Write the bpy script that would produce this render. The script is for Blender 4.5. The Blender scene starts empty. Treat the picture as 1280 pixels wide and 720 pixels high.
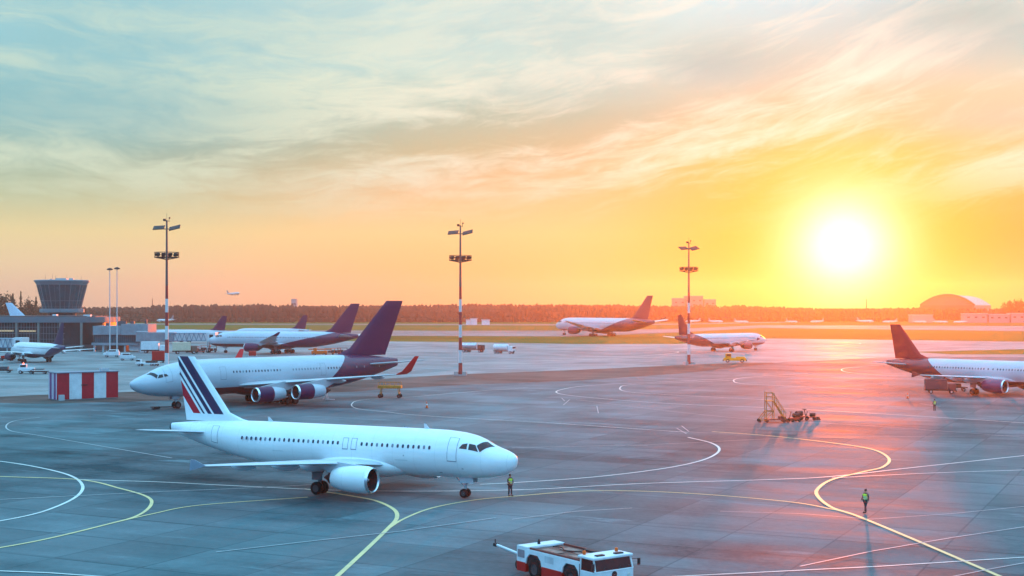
import bpy, bmesh, math, random
from mathutils import Vector, Matrix, noise as mnoise

R = math.radians
random.seed(7)
SC = bpy.context.scene
COL = SC.collection

# ------------------------------------------------------------------ camera
F, H, YH = 1700.0, 16.8, 382.0            # focal length in photo pixels, eye height, horizon row
cam_d = bpy.data.cameras.new('camera')
cam = bpy.data.objects.new('camera', cam_d)
COL.objects.link(cam)
cam.location = (0, 0, H)
cam.rotation_euler = (R(90), 0, 0)
cam_d.sensor_width = 36
cam_d.lens = F / 1280 * 36
cam_d.shift_y = (YH - 360) / 1280
cam_d.clip_start, cam_d.clip_end = 0.5, 20000
SC.camera = cam

# ------------------------------------------------------------------ light and sky
SUN_AZ = math.atan((1055 - 640) / F)
SUN_EL = math.atan((YH - 309) / math.hypot(F, 415))
SUN_DIR = Vector((math.sin(SUN_AZ) * math.cos(SUN_EL), math.cos(SUN_AZ) * math.cos(SUN_EL), math.sin(SUN_EL)))
sun_d = bpy.data.lights.new('sun', 'SUN')
sun_d.energy = 3.1
sun_d.angle = R(1.2)
sun_d.color = (1.0, 0.155, 0.006)
sun = bpy.data.objects.new('sun', sun_d)
COL.objects.link(sun)
sun.rotation_mode = 'QUATERNION'
sun.rotation_quaternion = SUN_DIR.to_track_quat('Z', 'Y')

SC.view_settings.view_transform = 'Standard'
SC.view_settings.look = 'None'
SC.view_settings.exposure = 0.0
SC.view_settings.gamma = 1.0
SC.view_settings.use_curve_mapping = False
SC.render.engine = 'CYCLES'
SC.cycles.max_bounces = 6
SC.cycles.diffuse_bounces = 3
SC.cycles.glossy_bounces = 3
SC.cycles.volume_bounces = 0
SC.cycles.sample_clamp_indirect = 4
SC.cycles.use_denoising = True


def lin(c):
    """sRGB 0..255 -> linear"""
    out = []
    for v in c[:3]:
        v = v / 255.0
        out.append(v / 12.92 if v <= 0.04045 else ((v + 0.055) / 1.055) ** 2.4)
    return tuple(out)


class NT:
    """small node-tree helper"""
    def __init__(self, tree):
        self.t = tree

    def n(self, typ, **kw):
        nd = self.t.nodes.new(typ)
        for k, v in kw.items():
            setattr(nd, k, v)
        return nd

    def put(self, sock, v):
        if isinstance(v, bpy.types.NodeSocket):
            self.t.links.new(v, sock)
        elif v is not None:
            if hasattr(sock.default_value, '__len__') and not hasattr(v, '__len__'):
                v = (v,) * len(sock.default_value)
            if hasattr(sock.default_value, '__len__') and len(sock.default_value) == 4 and len(v) == 3:
                v = tuple(v) + (1.0,)
            sock.default_value = v

    def math(self, op, a, b=None, c=None, clamp=False):
        nd = self.n('ShaderNodeMath', operation=op, use_clamp=clamp)
        for i, v in enumerate((a, b, c)):
            if v is not None:
                self.put(nd.inputs[i], v)
        return nd.outputs[0]

    def vmath(self, op, a, b=None):
        nd = self.n('ShaderNodeVectorMath', operation=op)
        self.put(nd.inputs[0], a)
        if b is not None:
            self.put(nd.inputs[1], b)
        return nd.outputs['Value'] if op in ('DOT_PRODUCT', 'LENGTH') else nd.outputs[0]

    def mapr(self, v, a, b, c=0.0, d=1.0, smooth=False):
        nd = self.n('ShaderNodeMapRange')
        nd.interpolation_type = 'SMOOTHSTEP' if smooth else 'LINEAR'
        nd.clamp = True
        for i, x in enumerate((v, a, b, c, d)):
            self.put(nd.inputs[i], x)
        return nd.outputs[0]

    def mix(self, f, a, b, mode='MIX'):
        nd = self.n('ShaderNodeMix', data_type='RGBA', blend_type=mode)
        nd.clamp_factor = True
        self.put(nd.inputs[0], f)
        self.put(nd.inputs[6], a)
        self.put(nd.inputs[7], b)
        return nd.outputs[2]

    def ramp(self, f, stops, interp='LINEAR'):
        nd = self.n('ShaderNodeValToRGB')
        cr = nd.color_ramp
        cr.interpolation = interp
        while len(cr.elements) < len(stops):
            cr.elements.new(0.5)
        for e, (p, c) in zip(cr.elements, stops):
            e.position = p
            e.color = (*c, 1.0) if hasattr(c, '__len__') else (c, c, c, 1.0)
        self.put(nd.inputs[0], f)
        return nd.outputs[0]

    def noise(self, vec, scale, detail=4, rough=0.55, dist=0.0):
        nd = self.n('ShaderNodeTexNoise')
        self.put(nd.inputs['Vector'], vec)
        self.put(nd.inputs['Scale'], scale)
        self.put(nd.inputs['Detail'], detail)
        self.put(nd.inputs['Roughness'], rough)
        self.put(nd.inputs['Distortion'], dist)
        return nd.outputs[0]

    def comb(self, x, y, z):
        nd = self.n('ShaderNodeCombineXYZ')
        for i, v in enumerate((x, y, z)):
            self.put(nd.inputs[i], v)
        return nd.outputs[0]

    def sep(self, v):
        nd = self.n('ShaderNodeSeparateXYZ')
        self.put(nd.inputs[0], v)
        return nd.outputs


BACK_SKY_BOOST = 2.6           # unseen sky behind the camera, brightened to light the jets' near sides


def build_world():
    w = bpy.data.worlds.new('World')
    SC.world = w
    w.use_nodes = True
    t = NT(w.node_tree)
    w.node_tree.nodes.clear()
    out = t.n('ShaderNodeOutputWorld')
    sky = t.n('ShaderNodeTexSky')
    sky.sky_type = 'NISHITA'
    sky.sun_disc = False
    sky.sun_elevation = SUN_EL
    sky.sun_rotation = SUN_AZ
    b1 = t.n('ShaderNodeBackground')
    t.put(b1.inputs[0], sky.outputs[0])
    b1.inputs[1].default_value = 0.05
    tc = t.n('ShaderNodeTexCoord')
    d = tc.outputs['Generated']
    x, y, z = t.sep(d)
    deg = 57.29578
    el = t.math('MULTIPLY', t.math('ARCSINE', z), deg)
    az = t.math('MULTIPLY', t.math('ARCTAN2', x, y), deg)
    e = t.math('DIVIDE', t.math('MAXIMUM', el, 0.0), 30.0)

    def er(stops):
        return t.ramp(e, [(a / 30.0, lin(c)) for a, c in stops])
    # colour of the evening sky by height above the horizon, for four compass directions
    left = er([(0, (226, 196, 170)), (1.6, (236, 212, 170)), (3.0, (234, 217, 162)), (4.4, (190, 198, 160)), (6.4, (150, 184, 170)),
               (8.6, (146, 200, 206)), (13, (166, 216, 226)), (30, (150, 200, 226))])
    mid = er([(0, (250, 186, 122)), (1.6, (252, 197, 125)), (3.0, (251, 212, 145)), (4.8, (238, 198, 148)), (6.4, (206, 192, 150)),
              (8.0, (184, 198, 176)), (10, (208, 232, 220)), (13, (220, 244, 242)), (30, (170, 212, 232))])
    right = er([(0, (240, 124, 44)), (1.5, (242, 140, 48)), (3.0, (246, 168, 58)), (6.0, (248, 202, 118)), (8.0, (224, 204, 160)), (10, (206, 216, 200)),
                (13, (208, 240, 248)), (30, (170, 212, 232))])
    far = er([(0, (214, 128, 92)), (3.0, (234, 152, 86)), (5.0, (247, 186, 118)), (7.0, (246, 208, 152)), (9.0, (214, 218, 190)),
              (12, (182, 216, 226)), (30, (160, 206, 228))])
    back = er([(0, (40, 62, 92)), (5, (52, 90, 135)), (14, (88, 150, 205)), (30, (138, 210, 252))])  # unseen sky, kept dark low down so the fuselages shade towards the belly
    c = t.mix(t.mapr(az, -21, 1, smooth=True), left, mid)
    c = t.mix(t.mapr(az, 2, 13, smooth=True), c, right)
    c = t.mix(t.mapr(az, 14.5, 21.5, smooth=True), c, far)
    # clouds: wind-drawn streaks that climb to the right
    warp = t.noise(t.comb(t.math('MULTIPLY', az, .05), t.math('MULTIPLY', el, .10), 0.3), 1.0, 3)
    wv = t.math('MULTIPLY', t.math('SUBTRACT', warp, 0.5), 4.0)
    slope = t.mapr(az, -20, 20, 0.03, 0.26)
    v = t.math('ADD', t.math('SUBTRACT', el, t.math('MULTIPLY', az, slope)), wv)
    u = t.math('ADD', az, t.math('MULTIPLY', wv, 1.5))
    n1 = t.noise(t.comb(t.math('MULTIPLY', u, .055), t.math('MULTIPLY', v, .34), 2.7), 1.0, 7, 0.58, 0.3)
    n2 = t.noise(t.comb(t.math('MULTIPLY', u, .30), t.math('MULTIPLY', v, 1.25), 8.1), 1.0, 9, 0.68, 0.7)
    n3 = t.noise(t.comb(t.math('MULTIPLY', az, .05), t.math('MULTIPLY', el, .13), 5.2), 1.0, 4, 0.5)
    cl = t.math('ADD', t.math('MULTIPLY', n1, .62), t.math('MULTIPLY', n2, .38))
    cl = t.mapr(cl, 0.43, 0.62, smooth=True)
    up = t.mapr(el, 2.6, 6.5, smooth=True)
    cl = t.math('MULTIPLY', t.math('MULTIPLY', cl, up), 0.88)
    white = t.mix(t.mapr(az, -16, 8, smooth=True), lin((222, 234, 208)), (1.02, .96, .80))
    dark = t.mix(t.mapr(az, -14, 10), lin((140, 192, 198)), lin((176, 204, 198)))
    dk = t.math('MULTIPLY', t.math('MULTIPLY', t.mapr(n3, 0.50, 0.68, smooth=True), t.mapr(el, 5.0, 8.5, smooth=True)), 0.5)
    for a0, e0, sa, se, am in ((8.4, 10.2, 3.0, 1.0, .95), (19.0, 11.4, 4.5, 1.5, .95), (-18.5, 8.0, 9.0, 1.7, .8), (-2.0, 11.6, 5.0, 1.0, .5), (19.5, 7.4, 3.5, .8, .5)):
        da = t.math('DIVIDE', t.math('SUBTRACT', az, a0), sa)
        de = t.math('DIVIDE', t.math('ADD', t.math('SUBTRACT', el, e0), t.math('MULTIPLY', wv, .3)), se)
        q = t.math('ADD', t.math('MULTIPLY', da, da), t.math('MULTIPLY', de, de))
        dk = t.math('MAXIMUM', dk, t.math('MULTIPLY', t.math('POWER', 2.71828, t.math('MULTIPLY', q, -1.0)), am))
    c = t.mix(dk, c, dark)
    cl = t.math('MULTIPLY', cl, t.math('SUBTRACT', 1.0, t.math('MULTIPLY', dk, .95)))
    c = t.mix(cl, c, white)
    # the glow round the sun
    dot = t.vmath('DOT_PRODUCT', d, tuple(SUN_DIR))
    th = t.math('MULTIPLY', t.math('ARCCOSINE', t.math('MINIMUM', dot, 1.0)), deg)

    def gauss(s, p=2.0):
        return t.math('POWER', 2.71828, t.math('MULTIPLY', t.math('POWER', t.math('DIVIDE', th, s), p), -1.0))
    g3 = t.math('MULTIPLY', gauss(8.0), 0.6)
    c = t.mix(t.math('MULTIPLY', g3, t.mapr(el, 9.0, 3.0, smooth=True)), c, lin((255, 206, 66)))
    g2 = gauss(2.7)
    c = t.mix(g2, c, lin((255, 246, 120)))
    c = t.mix(t.math('MULTIPLY', gauss(1.9, 1.8), 1.0), c, (1.1, 1.05, .9))
    core = t.math('MULTIPLY', gauss(1.5, 1.6), 1.2)
    c = t.mix(1.0, c, t.vmath('MULTIPLY', t.comb(core, core, core), (1.0, .85, .55)), 'ADD')
    # away from the sun and overhead: unseen blue sky, boosted as fill light
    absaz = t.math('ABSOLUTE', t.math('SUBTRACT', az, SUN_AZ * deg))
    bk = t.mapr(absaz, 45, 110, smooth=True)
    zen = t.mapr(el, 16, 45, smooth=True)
    back = t.vmath('MULTIPLY', back, (BACK_SKY_BOOST, BACK_SKY_BOOST, BACK_SKY_BOOST))
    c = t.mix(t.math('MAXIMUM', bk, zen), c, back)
    b2 = t.n('ShaderNodeBackground')
    t.put(b2.inputs[0], c)
    b2.inputs[1].default_value = 1.06
    add = t.n('ShaderNodeMixShader')
    add.inputs[0].default_value = .95
    w.node_tree.links.new(b1.outputs[0], add.inputs[1])
    w.node_tree.links.new(b2.outputs[0], add.inputs[2])
    w.node_tree.links.new(add.outputs[0], out.inputs[0])


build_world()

# ------------------------------------------------------------------ helpers
def G(px, py, z=0.0):
    """point of height z under a photo pixel whose row is the row of the ground below it"""
    yy = F * H / (py - YH)
    return Vector(((px - 640) / F * yy, yy, z))


def at(px, yy, z=0.0):
    return Vector(((px - 640) / F * yy, yy, z))


def zat(py, yy):
    return H - (py - YH) * yy / F


MATS = {}


def mat(name, col, rough=0.5, metal=0.0, var=0.12, vscale=1.5, spec=0.5, coat=0.0, emit=None, estr=0.0, bump=0.0):
    """plain procedural surface: colour with soft uneven dirt"""
    if name in MATS:
        return MATS[name]
    m = bpy.data.materials.new(name)
    m.use_nodes = True
    t = NT(m.node_tree)
    b = m.node_tree.nodes['Principled BSDF']
    tc = t.n('ShaderNodeTexCoord')
    o = tc.outputs['Object']
    n = t.noise(o, vscale, 5, 0.6)
    k = t.mapr(n, 0.3, 0.7, 1.0 - var, 1.0 + var * .6)
    c = t.vmath('MULTIPLY', t.comb(k, k, k), tuple(col))
    t.put(b.inputs['Base Color'], c)
    t.put(b.inputs['Roughness'], t.mapr(n, 0.3, 0.7, max(0.02, rough - .06), min(1.0, rough + .08)))
    b.inputs['Metallic'].default_value = metal
    b.inputs['Specular IOR Level'].default_value = spec
    b.inputs['Coat Weight'].default_value = coat
    if bump:
        bp = t.n('ShaderNodeBump')
        bp.inputs['Strength'].default_value = bump
        t.put(bp.inputs['Height'], t.noise(o, vscale * 6, 4))
        t.put(b.inputs['Normal'], bp.outputs[0])
    if emit:
        b.inputs['Emission Color'].default_value = (*emit, 1)
        b.inputs['Emission Strength'].default_value = estr
    MATS[name] = m
    return m


class MB:
    """collects shapes and links them as ONE mesh object"""
    def __init__(self):
        self.v, self.f = [], []

    def add(self, vs, fs):
        o = len(self.v)
        self.v += [tuple(p) for p in vs]
        self.f += [tuple(i + o for i in q) for q in fs]
        return self

    def box(self, c, s, rz=0.0, bev=0.0, M=None):
        bm = bmesh.new()
        bmesh.ops.create_cube(bm, size=1.0)
        for p in bm.verts:
            p.co = Vector((p.co.x * s[0], p.co.y * s[1], p.co.z * s[2]))
        if bev:
            bmesh.ops.bevel(bm, geom=bm.edges[:], offset=bev, segments=2, affect='EDGES', profile=.6)
        X = Matrix.Translation(c) @ Matrix.Rotation(rz, 4, 'Z')
        if M is not None:
            X = M @ X
        bm.verts.ensure_lookup_table()
        vs = [X @ p.co for p in bm.verts]
        fs = [[p.index for p in q.verts] for q in bm.faces]
        bm.free()
        return self.add(vs, fs)

    def prism(self, poly, z0, z1, M=None):
        """outline in xy pulled from z0 to z1"""
        n = len(poly)
        vs = [Vector((p[0], p[1], z0)) for p in poly] + [Vector((p[0], p[1], z1)) for p in poly]
        fs = [list(range(n))[::-1], list(range(n, 2 * n))] + [[i, (i + 1) % n, n + (i + 1) % n, n + i] for i in range(n)]
        if M is not None:
            vs = [M @ p for p in vs]
        return self.add(vs, fs)

    def tube(self, a, b, r0, r1=None, n=10, cap=True):
        a, b = Vector(a), Vector(b)
        r1 = r0 if r1 is None else r1
        ax = (b - a).normalized()
        u = ax.orthogonal().normalized()
        w = ax.cross(u)
        vs = []
        for q, r in ((a, r0), (b, r1)):
            for i in range(n):
                an = 2 * math.pi * i / n
                vs.append(q + u * (r * math.cos(an)) + w * (r * math.sin(an)))
        fs = [[i, (i + 1) % n, n + (i + 1) % n, n + i] for i in range(n)]
        if cap:
            fs += [list(range(n))[::-1], list(range(n, 2 * n))]
        return self.add(vs, fs)

    def lathe(self, prof, c=(0, 0, 0), axis='X', n=24, closed=False):
        """profile of (distance along axis, radius)"""
        c = Vector(c)
        vs, fs = [], []
        for a, r in prof:
            for i in range(n):
                an = 2 * math.pi * i / n
                p, q = r * math.cos(an), r * math.sin(an)
                vs.append(c + (Vector((a, p, q)) if axis == 'X' else Vector((p, a, q)) if axis == 'Y' else Vector((p, q, a))))
        m = len(prof)
        for j in range(m if closed else m - 1):
            k = (j + 1) % m
            for i in range(n):
                i2 = (i + 1) % n
                fs.append([j * n + i, j * n + i2, k * n + i2, k * n + i])
        return self.add(vs, fs)

    def rings(self, rs, cap0=True, cap1=True):
        n = len(rs[0])
        vs = [p for r in rs for p in r]
        fs = []
        for j in range(len(rs) - 1):
            for i in range(n):
                i2 = (i + 1) % n
                fs.append([j * n + i, j * n + i2, (j + 1) * n + i2, (j + 1) * n + i])
        if cap0:
            fs.append(list(range(n))[::-1])
        if cap1:
            fs.append([(len(rs) - 1) * n + i for i in range(n)])
        return self.add(vs, fs)

    def build(self, name, m, parent=None, smooth=False, ang=38):
        me = bpy.data.meshes.new(name)
        me.from_pydata(self.v, [], self.f)
        bm = bmesh.new()
        bm.from_mesh(me)
        bmesh.ops.recalc_face_normals(bm, faces=bm.faces[:])
        if smooth:
            for q in bm.faces:
                q.smooth = True
            for ed in bm.edges:
                if len(ed.link_faces) == 2 and ed.calc_face_angle(0) > R(ang):
                    ed.smooth = False
        bm.to_mesh(me)
        bm.free()
        me.materials.append(m)
        o = bpy.data.objects.new(name, me)
        COL.objects.link(o)
        if parent is not None:
            o.parent = parent
        return o


def tag(o, label=None, cat=None, group=None, kind=None):
    if label:
        o['label'] = label
    if cat:
        o['category'] = cat
    if group:
        o['group'] = group
    if kind:
        o['kind'] = kind
    return o


def thing(name, label, cat, loc, rz=0.0, group=None, scale=1.0):
    o = bpy.data.objects.new(name, None)
    COL.objects.link(o)
    o.location = loc
    o.rotation_euler = (0, 0, rz)
    o.scale = (scale,) * 3
    o.empty_display_size = 0.5
    return tag(o, label, cat, group)


def copy_tree(o, loc=None, rz=None, label=None, scale=None, parent=None):
    c = o.copy()
    COL.objects.link(c)
    if parent is not None:
        c.parent = parent
    if loc is not None:
        c.location = loc
    if rz is not None:
        c.rotation_euler = (0, 0, rz)
    if scale is not None:
        c.scale = (scale,) * 3
    if label:
        c['label'] = label
    for ch in list(o.children):
        copy_tree(ch, parent=c)
    return c


# ------------------------------------------------------------------ common surfaces
M_WHITE = mat('white_paint', (.66, .68, .70), .42, var=.12)
M_GREYP = mat('grey_paint', (.42, .44, .46), .5)
M_LGREY = mat('light_grey_paint', (.6, .62, .64), .45)
M_DARK = mat('dark_metal', (.022, .021, .023), .6, spec=.25)
M_STEEL = mat('steel', (.45, .46, .48), .35, metal=.9)
M_ALU = mat('bare_aluminium', (.72, .72, .74), .28, metal=.95, var=.05)
M_BLIND = mat('window_blind', (.16, .22, .26), .5)
M_STRUT = mat('gear_strut', (.12, .12, .125), .5)
M_FAN = mat('fan_blades', (.035, .025, .03), .5)
M_RIM = mat('wheel_rim', (.05, .05, .052), .6, spec=.3)
M_RUB = mat('tyre_rubber', (.014, .013, .013), .85, spec=.15)
M_RED = mat('red_paint', (.50, .012, .010), .45, spec=.3)
M_YEL = mat('yellow_paint', (.82, .30, .008), .5, spec=.3)
M_ORANGE = mat('orange_paint', (.78, .11, .008), .5, spec=.3)
M_GLASS = mat('dark_glass', (.012, .018, .024), .12, spec=.35, var=.05)
M_WIN = mat('window_glass', (.02, .05, .075), .3, spec=.25, var=.05)
M_CONC = mat('concrete', (.36, .35, .34), .85, bump=.3)
M_PURPLE = mat('purple_paint', (.046, .006, .052), .42, var=.12, spec=.3)
M_BLUE = mat('dark_blue_paint', (.006, .018, .06), .45, spec=.3)


# ------------------------------------------------------------------ ground
def apron_mat(name, base_a, base_b, rough0=.56, rough1=.86, ang=.46, slab=7.5, spec=.22, joint=.3):
    m = bpy.data.materials.new(name)
    m.use_nodes = True
    t = NT(m.node_tree)
    b = m.node_tree.nodes['Principled BSDF']
    tc = t.n('ShaderNodeTexCoord')
    mp = t.n('ShaderNodeMapping')
    mp.inputs['Rotation'].default_value = (0, 0, ang)
    m.node_tree.links.new(tc.outputs['Object'], mp.inputs[0])
    p = mp.outputs[0]
    x, y, z = t.sep(p)
    big = t.noise(p, .012, 4, .6)
    mid = t.noise(p, .09, 6, .62)
    st = t.noise(t.comb(t.math('MULTIPLY', x, .018), t.math('MULTIPLY', y, .22), 0.0), 1.0, 5, .6, .4)
    fine = t.noise(p, 1.9, 5, .65)
    k = t.math('ADD', t.math('ADD', t.math('MULTIPLY', big, .4), t.math('MULTIPLY', mid, .3)),
               t.math('ADD', t.math('MULTIPLY', st, .22), t.math('MULTIPLY', fine, .08)))
    k = t.mapr(k, .41, .585)
    # slabs: each with its own tone, dark sealed joints between
    sx, sy = t.math('DIVIDE', x, slab), t.math('DIVIDE', y, slab)
    wn = t.n('ShaderNodeTexWhiteNoise', noise_dimensions='2D')
    t.put(wn.inputs['Vector'], t.comb(t.math('FLOOR', sx), t.math('FLOOR', sy), 0))
    tone = t.mapr(wn.outputs['Value'], 0, 1, .78, 1.16)

    def jl(s, w):
        f = t.math('ABSOLUTE', t.math('SUBTRACT', t.math('FRACT', s), .5))
        return t.math('GREATER_THAN', f, .5 - w)
    j = t.math('MAXIMUM', jl(sx, .010), jl(sy, .018))
    j = t.math('MULTIPLY', j, t.mapr(mid, .3, .65, .3, 1.0))
    c = t.mix(k, base_a, base_b)
    c = t.vmath('MULTIPLY', c, t.comb(tone, tone, tone))
    # oil and rubber stains
    stn = t.mapr(t.noise(t.comb(t.math('MULTIPLY', x, .05), t.math('MULTIPLY', y, .12), 4.0), 1.0, 6, .7, .8), .58, .72)
    c = t.mix(t.math('MULTIPLY', stn, .6), c, tuple(v * .45 for v in base_a))
    tyre = t.noise(t.comb(t.math('MULTIPLY', x, .010), t.math('MULTIPLY', y, .9), 2.0), 1.0, 3, .55, .15)
    c = t.mix(t.math('MULTIPLY', t.mapr(tyre, .60, .68), .38), c, tuple(v * .4 for v in base_a))
    rep = t.n('ShaderNodeTexWhiteNoise', noise_dimensions='2D')
    t.put(rep.inputs['Vector'], t.comb(t.math('FLOOR', t.math('DIVIDE', x, slab * 3)), t.math('FLOOR', t.math('DIVIDE', y, slab)), 7))
    c = t.mix(t.math('MULTIPLY', t.math('GREATER_THAN', rep.outputs['Value'], .86), .35), c, tuple(v * .75 for v in base_b))
    pale = t.mapr(t.noise(t.comb(t.math('MULTIPLY', x, .06), t.math('MULTIPLY', y, .28), 9.0), 1.0, 7, .7, .5), .60, .70)
    c = t.mix(t.math('MULTIPLY', pale, .5), c, tuple(min(1, v * 1.9) for v in base_b))
    c = t.mix(t.math('MULTIPLY', j, joint), c, tuple(v * .3 for v in base_a))
    t.put(b.inputs['Base Color'], c)
    r = t.math('ADD', t.math('MULTIPLY', st, .55), t.math('MULTIPLY', mid, .45))
    t.put(b.inputs['Roughness'], t.mapr(r, .34, .66, rough0, rough1))
    sp = t.math('MULTIPLY', t.math('ADD', t.math('MULTIPLY', k, 1.5), .12), t.math('MULTIPLY', tone, spec))
    sp = t.math('MULTIPLY', sp, t.math('SUBTRACT', 1.0, t.math('MULTIPLY', t.math('MAXIMUM', j, t.math('MULTIPLY', stn, .7)), .8)))
    t.put(b.inputs['Specular IOR Level'], sp)
    bp = t.n('ShaderNodeBump')
    bp.inputs['Strength'].default_value = .35
    bp.inputs['Distance'].default_value = .02
    t.put(bp.inputs['Height'], t.math('ADD', fine, t.math('MULTIPLY', mid, 2.0)))
    t.put(b.inputs['Normal'], bp.outputs[0])
    return m


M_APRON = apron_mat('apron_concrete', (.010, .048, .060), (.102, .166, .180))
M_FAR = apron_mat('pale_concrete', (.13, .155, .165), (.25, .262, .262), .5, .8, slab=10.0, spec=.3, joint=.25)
M_TAXI = apron_mat('taxiway_concrete', (.13, .13, .13), (.21, .205, .20), .6, .85, joint=.2)
M_DIRT = apron_mat('old_asphalt', (.060, .046, .042), (.115, .088, .076), .75, .95, joint=.1, spec=.2)


def grass_mat():
    m = bpy.data.materials.new('mown_grass')
    m.use_nodes = True
    t = NT(m.node_tree)
    b = m.node_tree.nodes['Principled BSDF']
    tc = t.n('ShaderNodeTexCoord')
    o = tc.outputs['Object']
    x, y, z = t.sep(o)
    n1 = t.noise(t.comb(t.math('MULTIPLY', x, .004), t.math('MULTIPLY', y, .012), 0), 1, 6, .65)
    n2 = t.noise(o, .6, 5, .6)
    k = t.mapr(t.math('ADD', t.math('MULTIPLY', n1, .7), t.math('MULTIPLY', n2, .3)), .36, .64)
    t.put(b.inputs['Base Color'], t.ramp(k, [(0, (.028, .060, .004)), (.5, (.054, .094, .008)), (1, (.088, .108, .018))]))
    b.inputs['Roughness'].default_value = .95
    b.inputs['Specular IOR Level'].default_value = .1
    return m


M_GRASS = grass_mat()


def sheet(name, pts, z, m, kind='structure'):
    """flat sheet whose outline is given as ground points"""
    mb = MB()
    mb.add([(p[0], p[1], z) for p in pts], [list(range(len(pts)))])
    o = mb.build(name, m)
    return tag(o, kind=kind)


def gp(lst):
    return [G(a, b) for a, b in lst]


sheet('ground', [(-2600, -120), (2600, -120), (2600, 3300), (-2600, 3300)], 0.0, M_GRASS)
# concrete apron round the terminal and in front of the camera
ap = gp([(1500, 427), (1280, 427), (950, 423), (850, 430), (720, 430), (570, 427.5), (380, 426), (240, 411.5), (-400, 411)])
sheet('apron', [(-420, -110), (520, -110), (520, ap[0].y)] + ap[0:] + [(-420, ap[-1].y)], 0.012, M_APRON)
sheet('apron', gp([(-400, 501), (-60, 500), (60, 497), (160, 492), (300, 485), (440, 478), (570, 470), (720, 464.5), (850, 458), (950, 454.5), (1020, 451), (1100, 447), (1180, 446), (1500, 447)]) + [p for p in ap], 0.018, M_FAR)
sheet('grass_island', gp([(1140, 440), (1280, 436.5), (1500, 434), (1500, 442), (1280, 443), (1190, 443)]), 0.03, M_GRASS)


def band(name, top, bot, z=0.03, m=M_TAXI):
    sheet(name, gp(top) + gp(bot[::-1]), z, m)


band('taxiway', [(-300, 411.8), (380, 413), (570, 413.5), (720, 413), (850, 411), (950, 406.6), (1280, 407.5), (1700, 408.5)],
     [(-300, 412.5), (380, 419.4), (570, 420), (720, 420.6), (850, 415.5), (950, 410), (1280, 414), (1700, 417)])
band('runway', [(-300, 403.6), (380, 404.8), (720, 405.4), (850, 404.5), (1000, 402.0)],
     [(-300, 404.8), (380, 406.1), (720, 406.8), (850, 405.8), (1000, 402.8)])
band('runway', [(-300, 399.3), (1280, 399.3), (1700, 399.3)], [(-300, 399.9), (1280, 400.2), (1700, 400.2)])
# the strip of old brown asphalt on which the light masts stand
top = [(-60, 499), (40, 494), (160, 490), (300, 484), (440, 476), (570, 468), (720, 462.5), (850, 456.5), (930, 453.5), (968, 453.5)]
bot = [(-60, 503), (60, 505), (170, 502), (300, 497), (440, 489.5), (570, 481.5), (720, 476), (850, 467), (920, 459.5), (968, 454.5)]
band('asphalt_strip', top, bot, 0.024, M_DIRT)


# painted markings -------------------------------------------------------
def paint_mat(name, c, wear=.5):
    m = bpy.data.materials.new(name)
    m.use_nodes = True
    t = NT(m.node_tree)
    b = m.node_tree.nodes['Principled BSDF']
    o = t.n('ShaderNodeTexCoord').outputs['Object']
    n = t.noise(o, .35, 6, .75)
    n2 = t.noise(o, 3.0, 4, .7)
    k = t.mapr(t.math('ADD', t.math('MULTIPLY', n, .6), t.math('MULTIPLY', n2, .4)), .38, .66)
    t.put(b.inputs['Base Color'], t.mix(t.math('MULTIPLY', k, wear), c, (.16, .18, .19)))
    b.inputs['Roughness'].default_value = .55
    return m


M_LY = paint_mat('yellow_marking', (.80, .60, .24), .45)
M_LW = paint_mat('white_marking', (.74, .74, .68), .5)
M_LF = paint_mat('faded_marking', (.42, .45, .45), .75)


def smooth_line(pts, n=10):
    P = [Vector((p[0], p[1])) for p in pts]
    P = [P[0] * 2 - P[1]] + P + [P[-1] * 2 - P[-2]]
    out = []
    for i in range(1, len(P) - 2):
        a, b, c, d = P[i - 1:i + 3]
        for j in range(n):
            s = j / n
            out.append(0.5 * ((2 * b) + (c - a) * s + (2 * a - 5 * b + 4 * c - d) * s * s + (3 * b - a - 3 * c + d) * s ** 3))
    out.append(P[-2])
    return out


LZ = [0.040]


def marking(pix, w, m, curve=True):
    w *= 1.12
    pts = smooth_line([G(a, b).xy for a, b in pix], 8 if curve else 1)
    LZ[0] += 0.0012
    L, Rr = [], []
    for i, p in enumerate(pts):
        a, b = pts[max(0, i - 1)], pts[min(len(pts) - 1, i + 1)]
        d = (b - a).normalized()
        nrm = Vector((-d.y, d.x)) * (w / 2)
        L.append((p + nrm).to_3d() + Vector((0, 0, LZ[0])))
        Rr.append((p - nrm).to_3d() + Vector((0, 0, LZ[0])))
    n = len(pts)
    mb = MB().add(L + Rr, [[i, i + 1, n + i + 1, n + i] for i in range(n - 1)])
    return tag(mb.build('road_marking', m), kind='structure')


marking([(415, 727), (455, 690), (484, 662), (496, 648), (492, 637), (470, 626.5), (440, 620.5), (405, 615), (380, 611.5)], .30, M_LY)
marking([(484, 662), (505, 649), (540, 635.5), (590, 626), (640, 621), (740, 614), (850, 616.5), (980, 627), (1040, 637), (1070, 645)], .22, M_LY)
marking([(-60, 572), (0, 577), (50, 585), (88, 595), (103, 607), (97, 620), (70, 634), (30, 646), (-60, 662)], .26, M_LW)
marking([(-60, 592), (0, 596), (100, 600), (150, 611), (183, 621), (189, 631), (172, 645), (130, 657), (50, 676), (-40, 692)], .26, M_LY)
marking([(100, 600), (200, 603), (300, 608), (450, 614), (640, 613), (800, 605), (960, 600), (1040, 596), (1140, 585), (1280, 570), (1380, 560)], .24, M_LW)
marking([(130, 657), (190, 643), (250, 632), (385, 622)], .2, M_LY)
marking([(-20, 626), (100, 620), (200, 615), (300, 611), (400, 606)], .16, M_LF)
marking([(50, 522), (20, 526), (8, 532), (14, 539), (50, 545), (150, 562), (215, 573)], .18, M_LF)
marking([(600, 606), (640, 604), (740, 597), (830, 586), (880, 575), (899, 563.5), (890, 554.5), (860, 547)], .26, M_LW)
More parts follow.
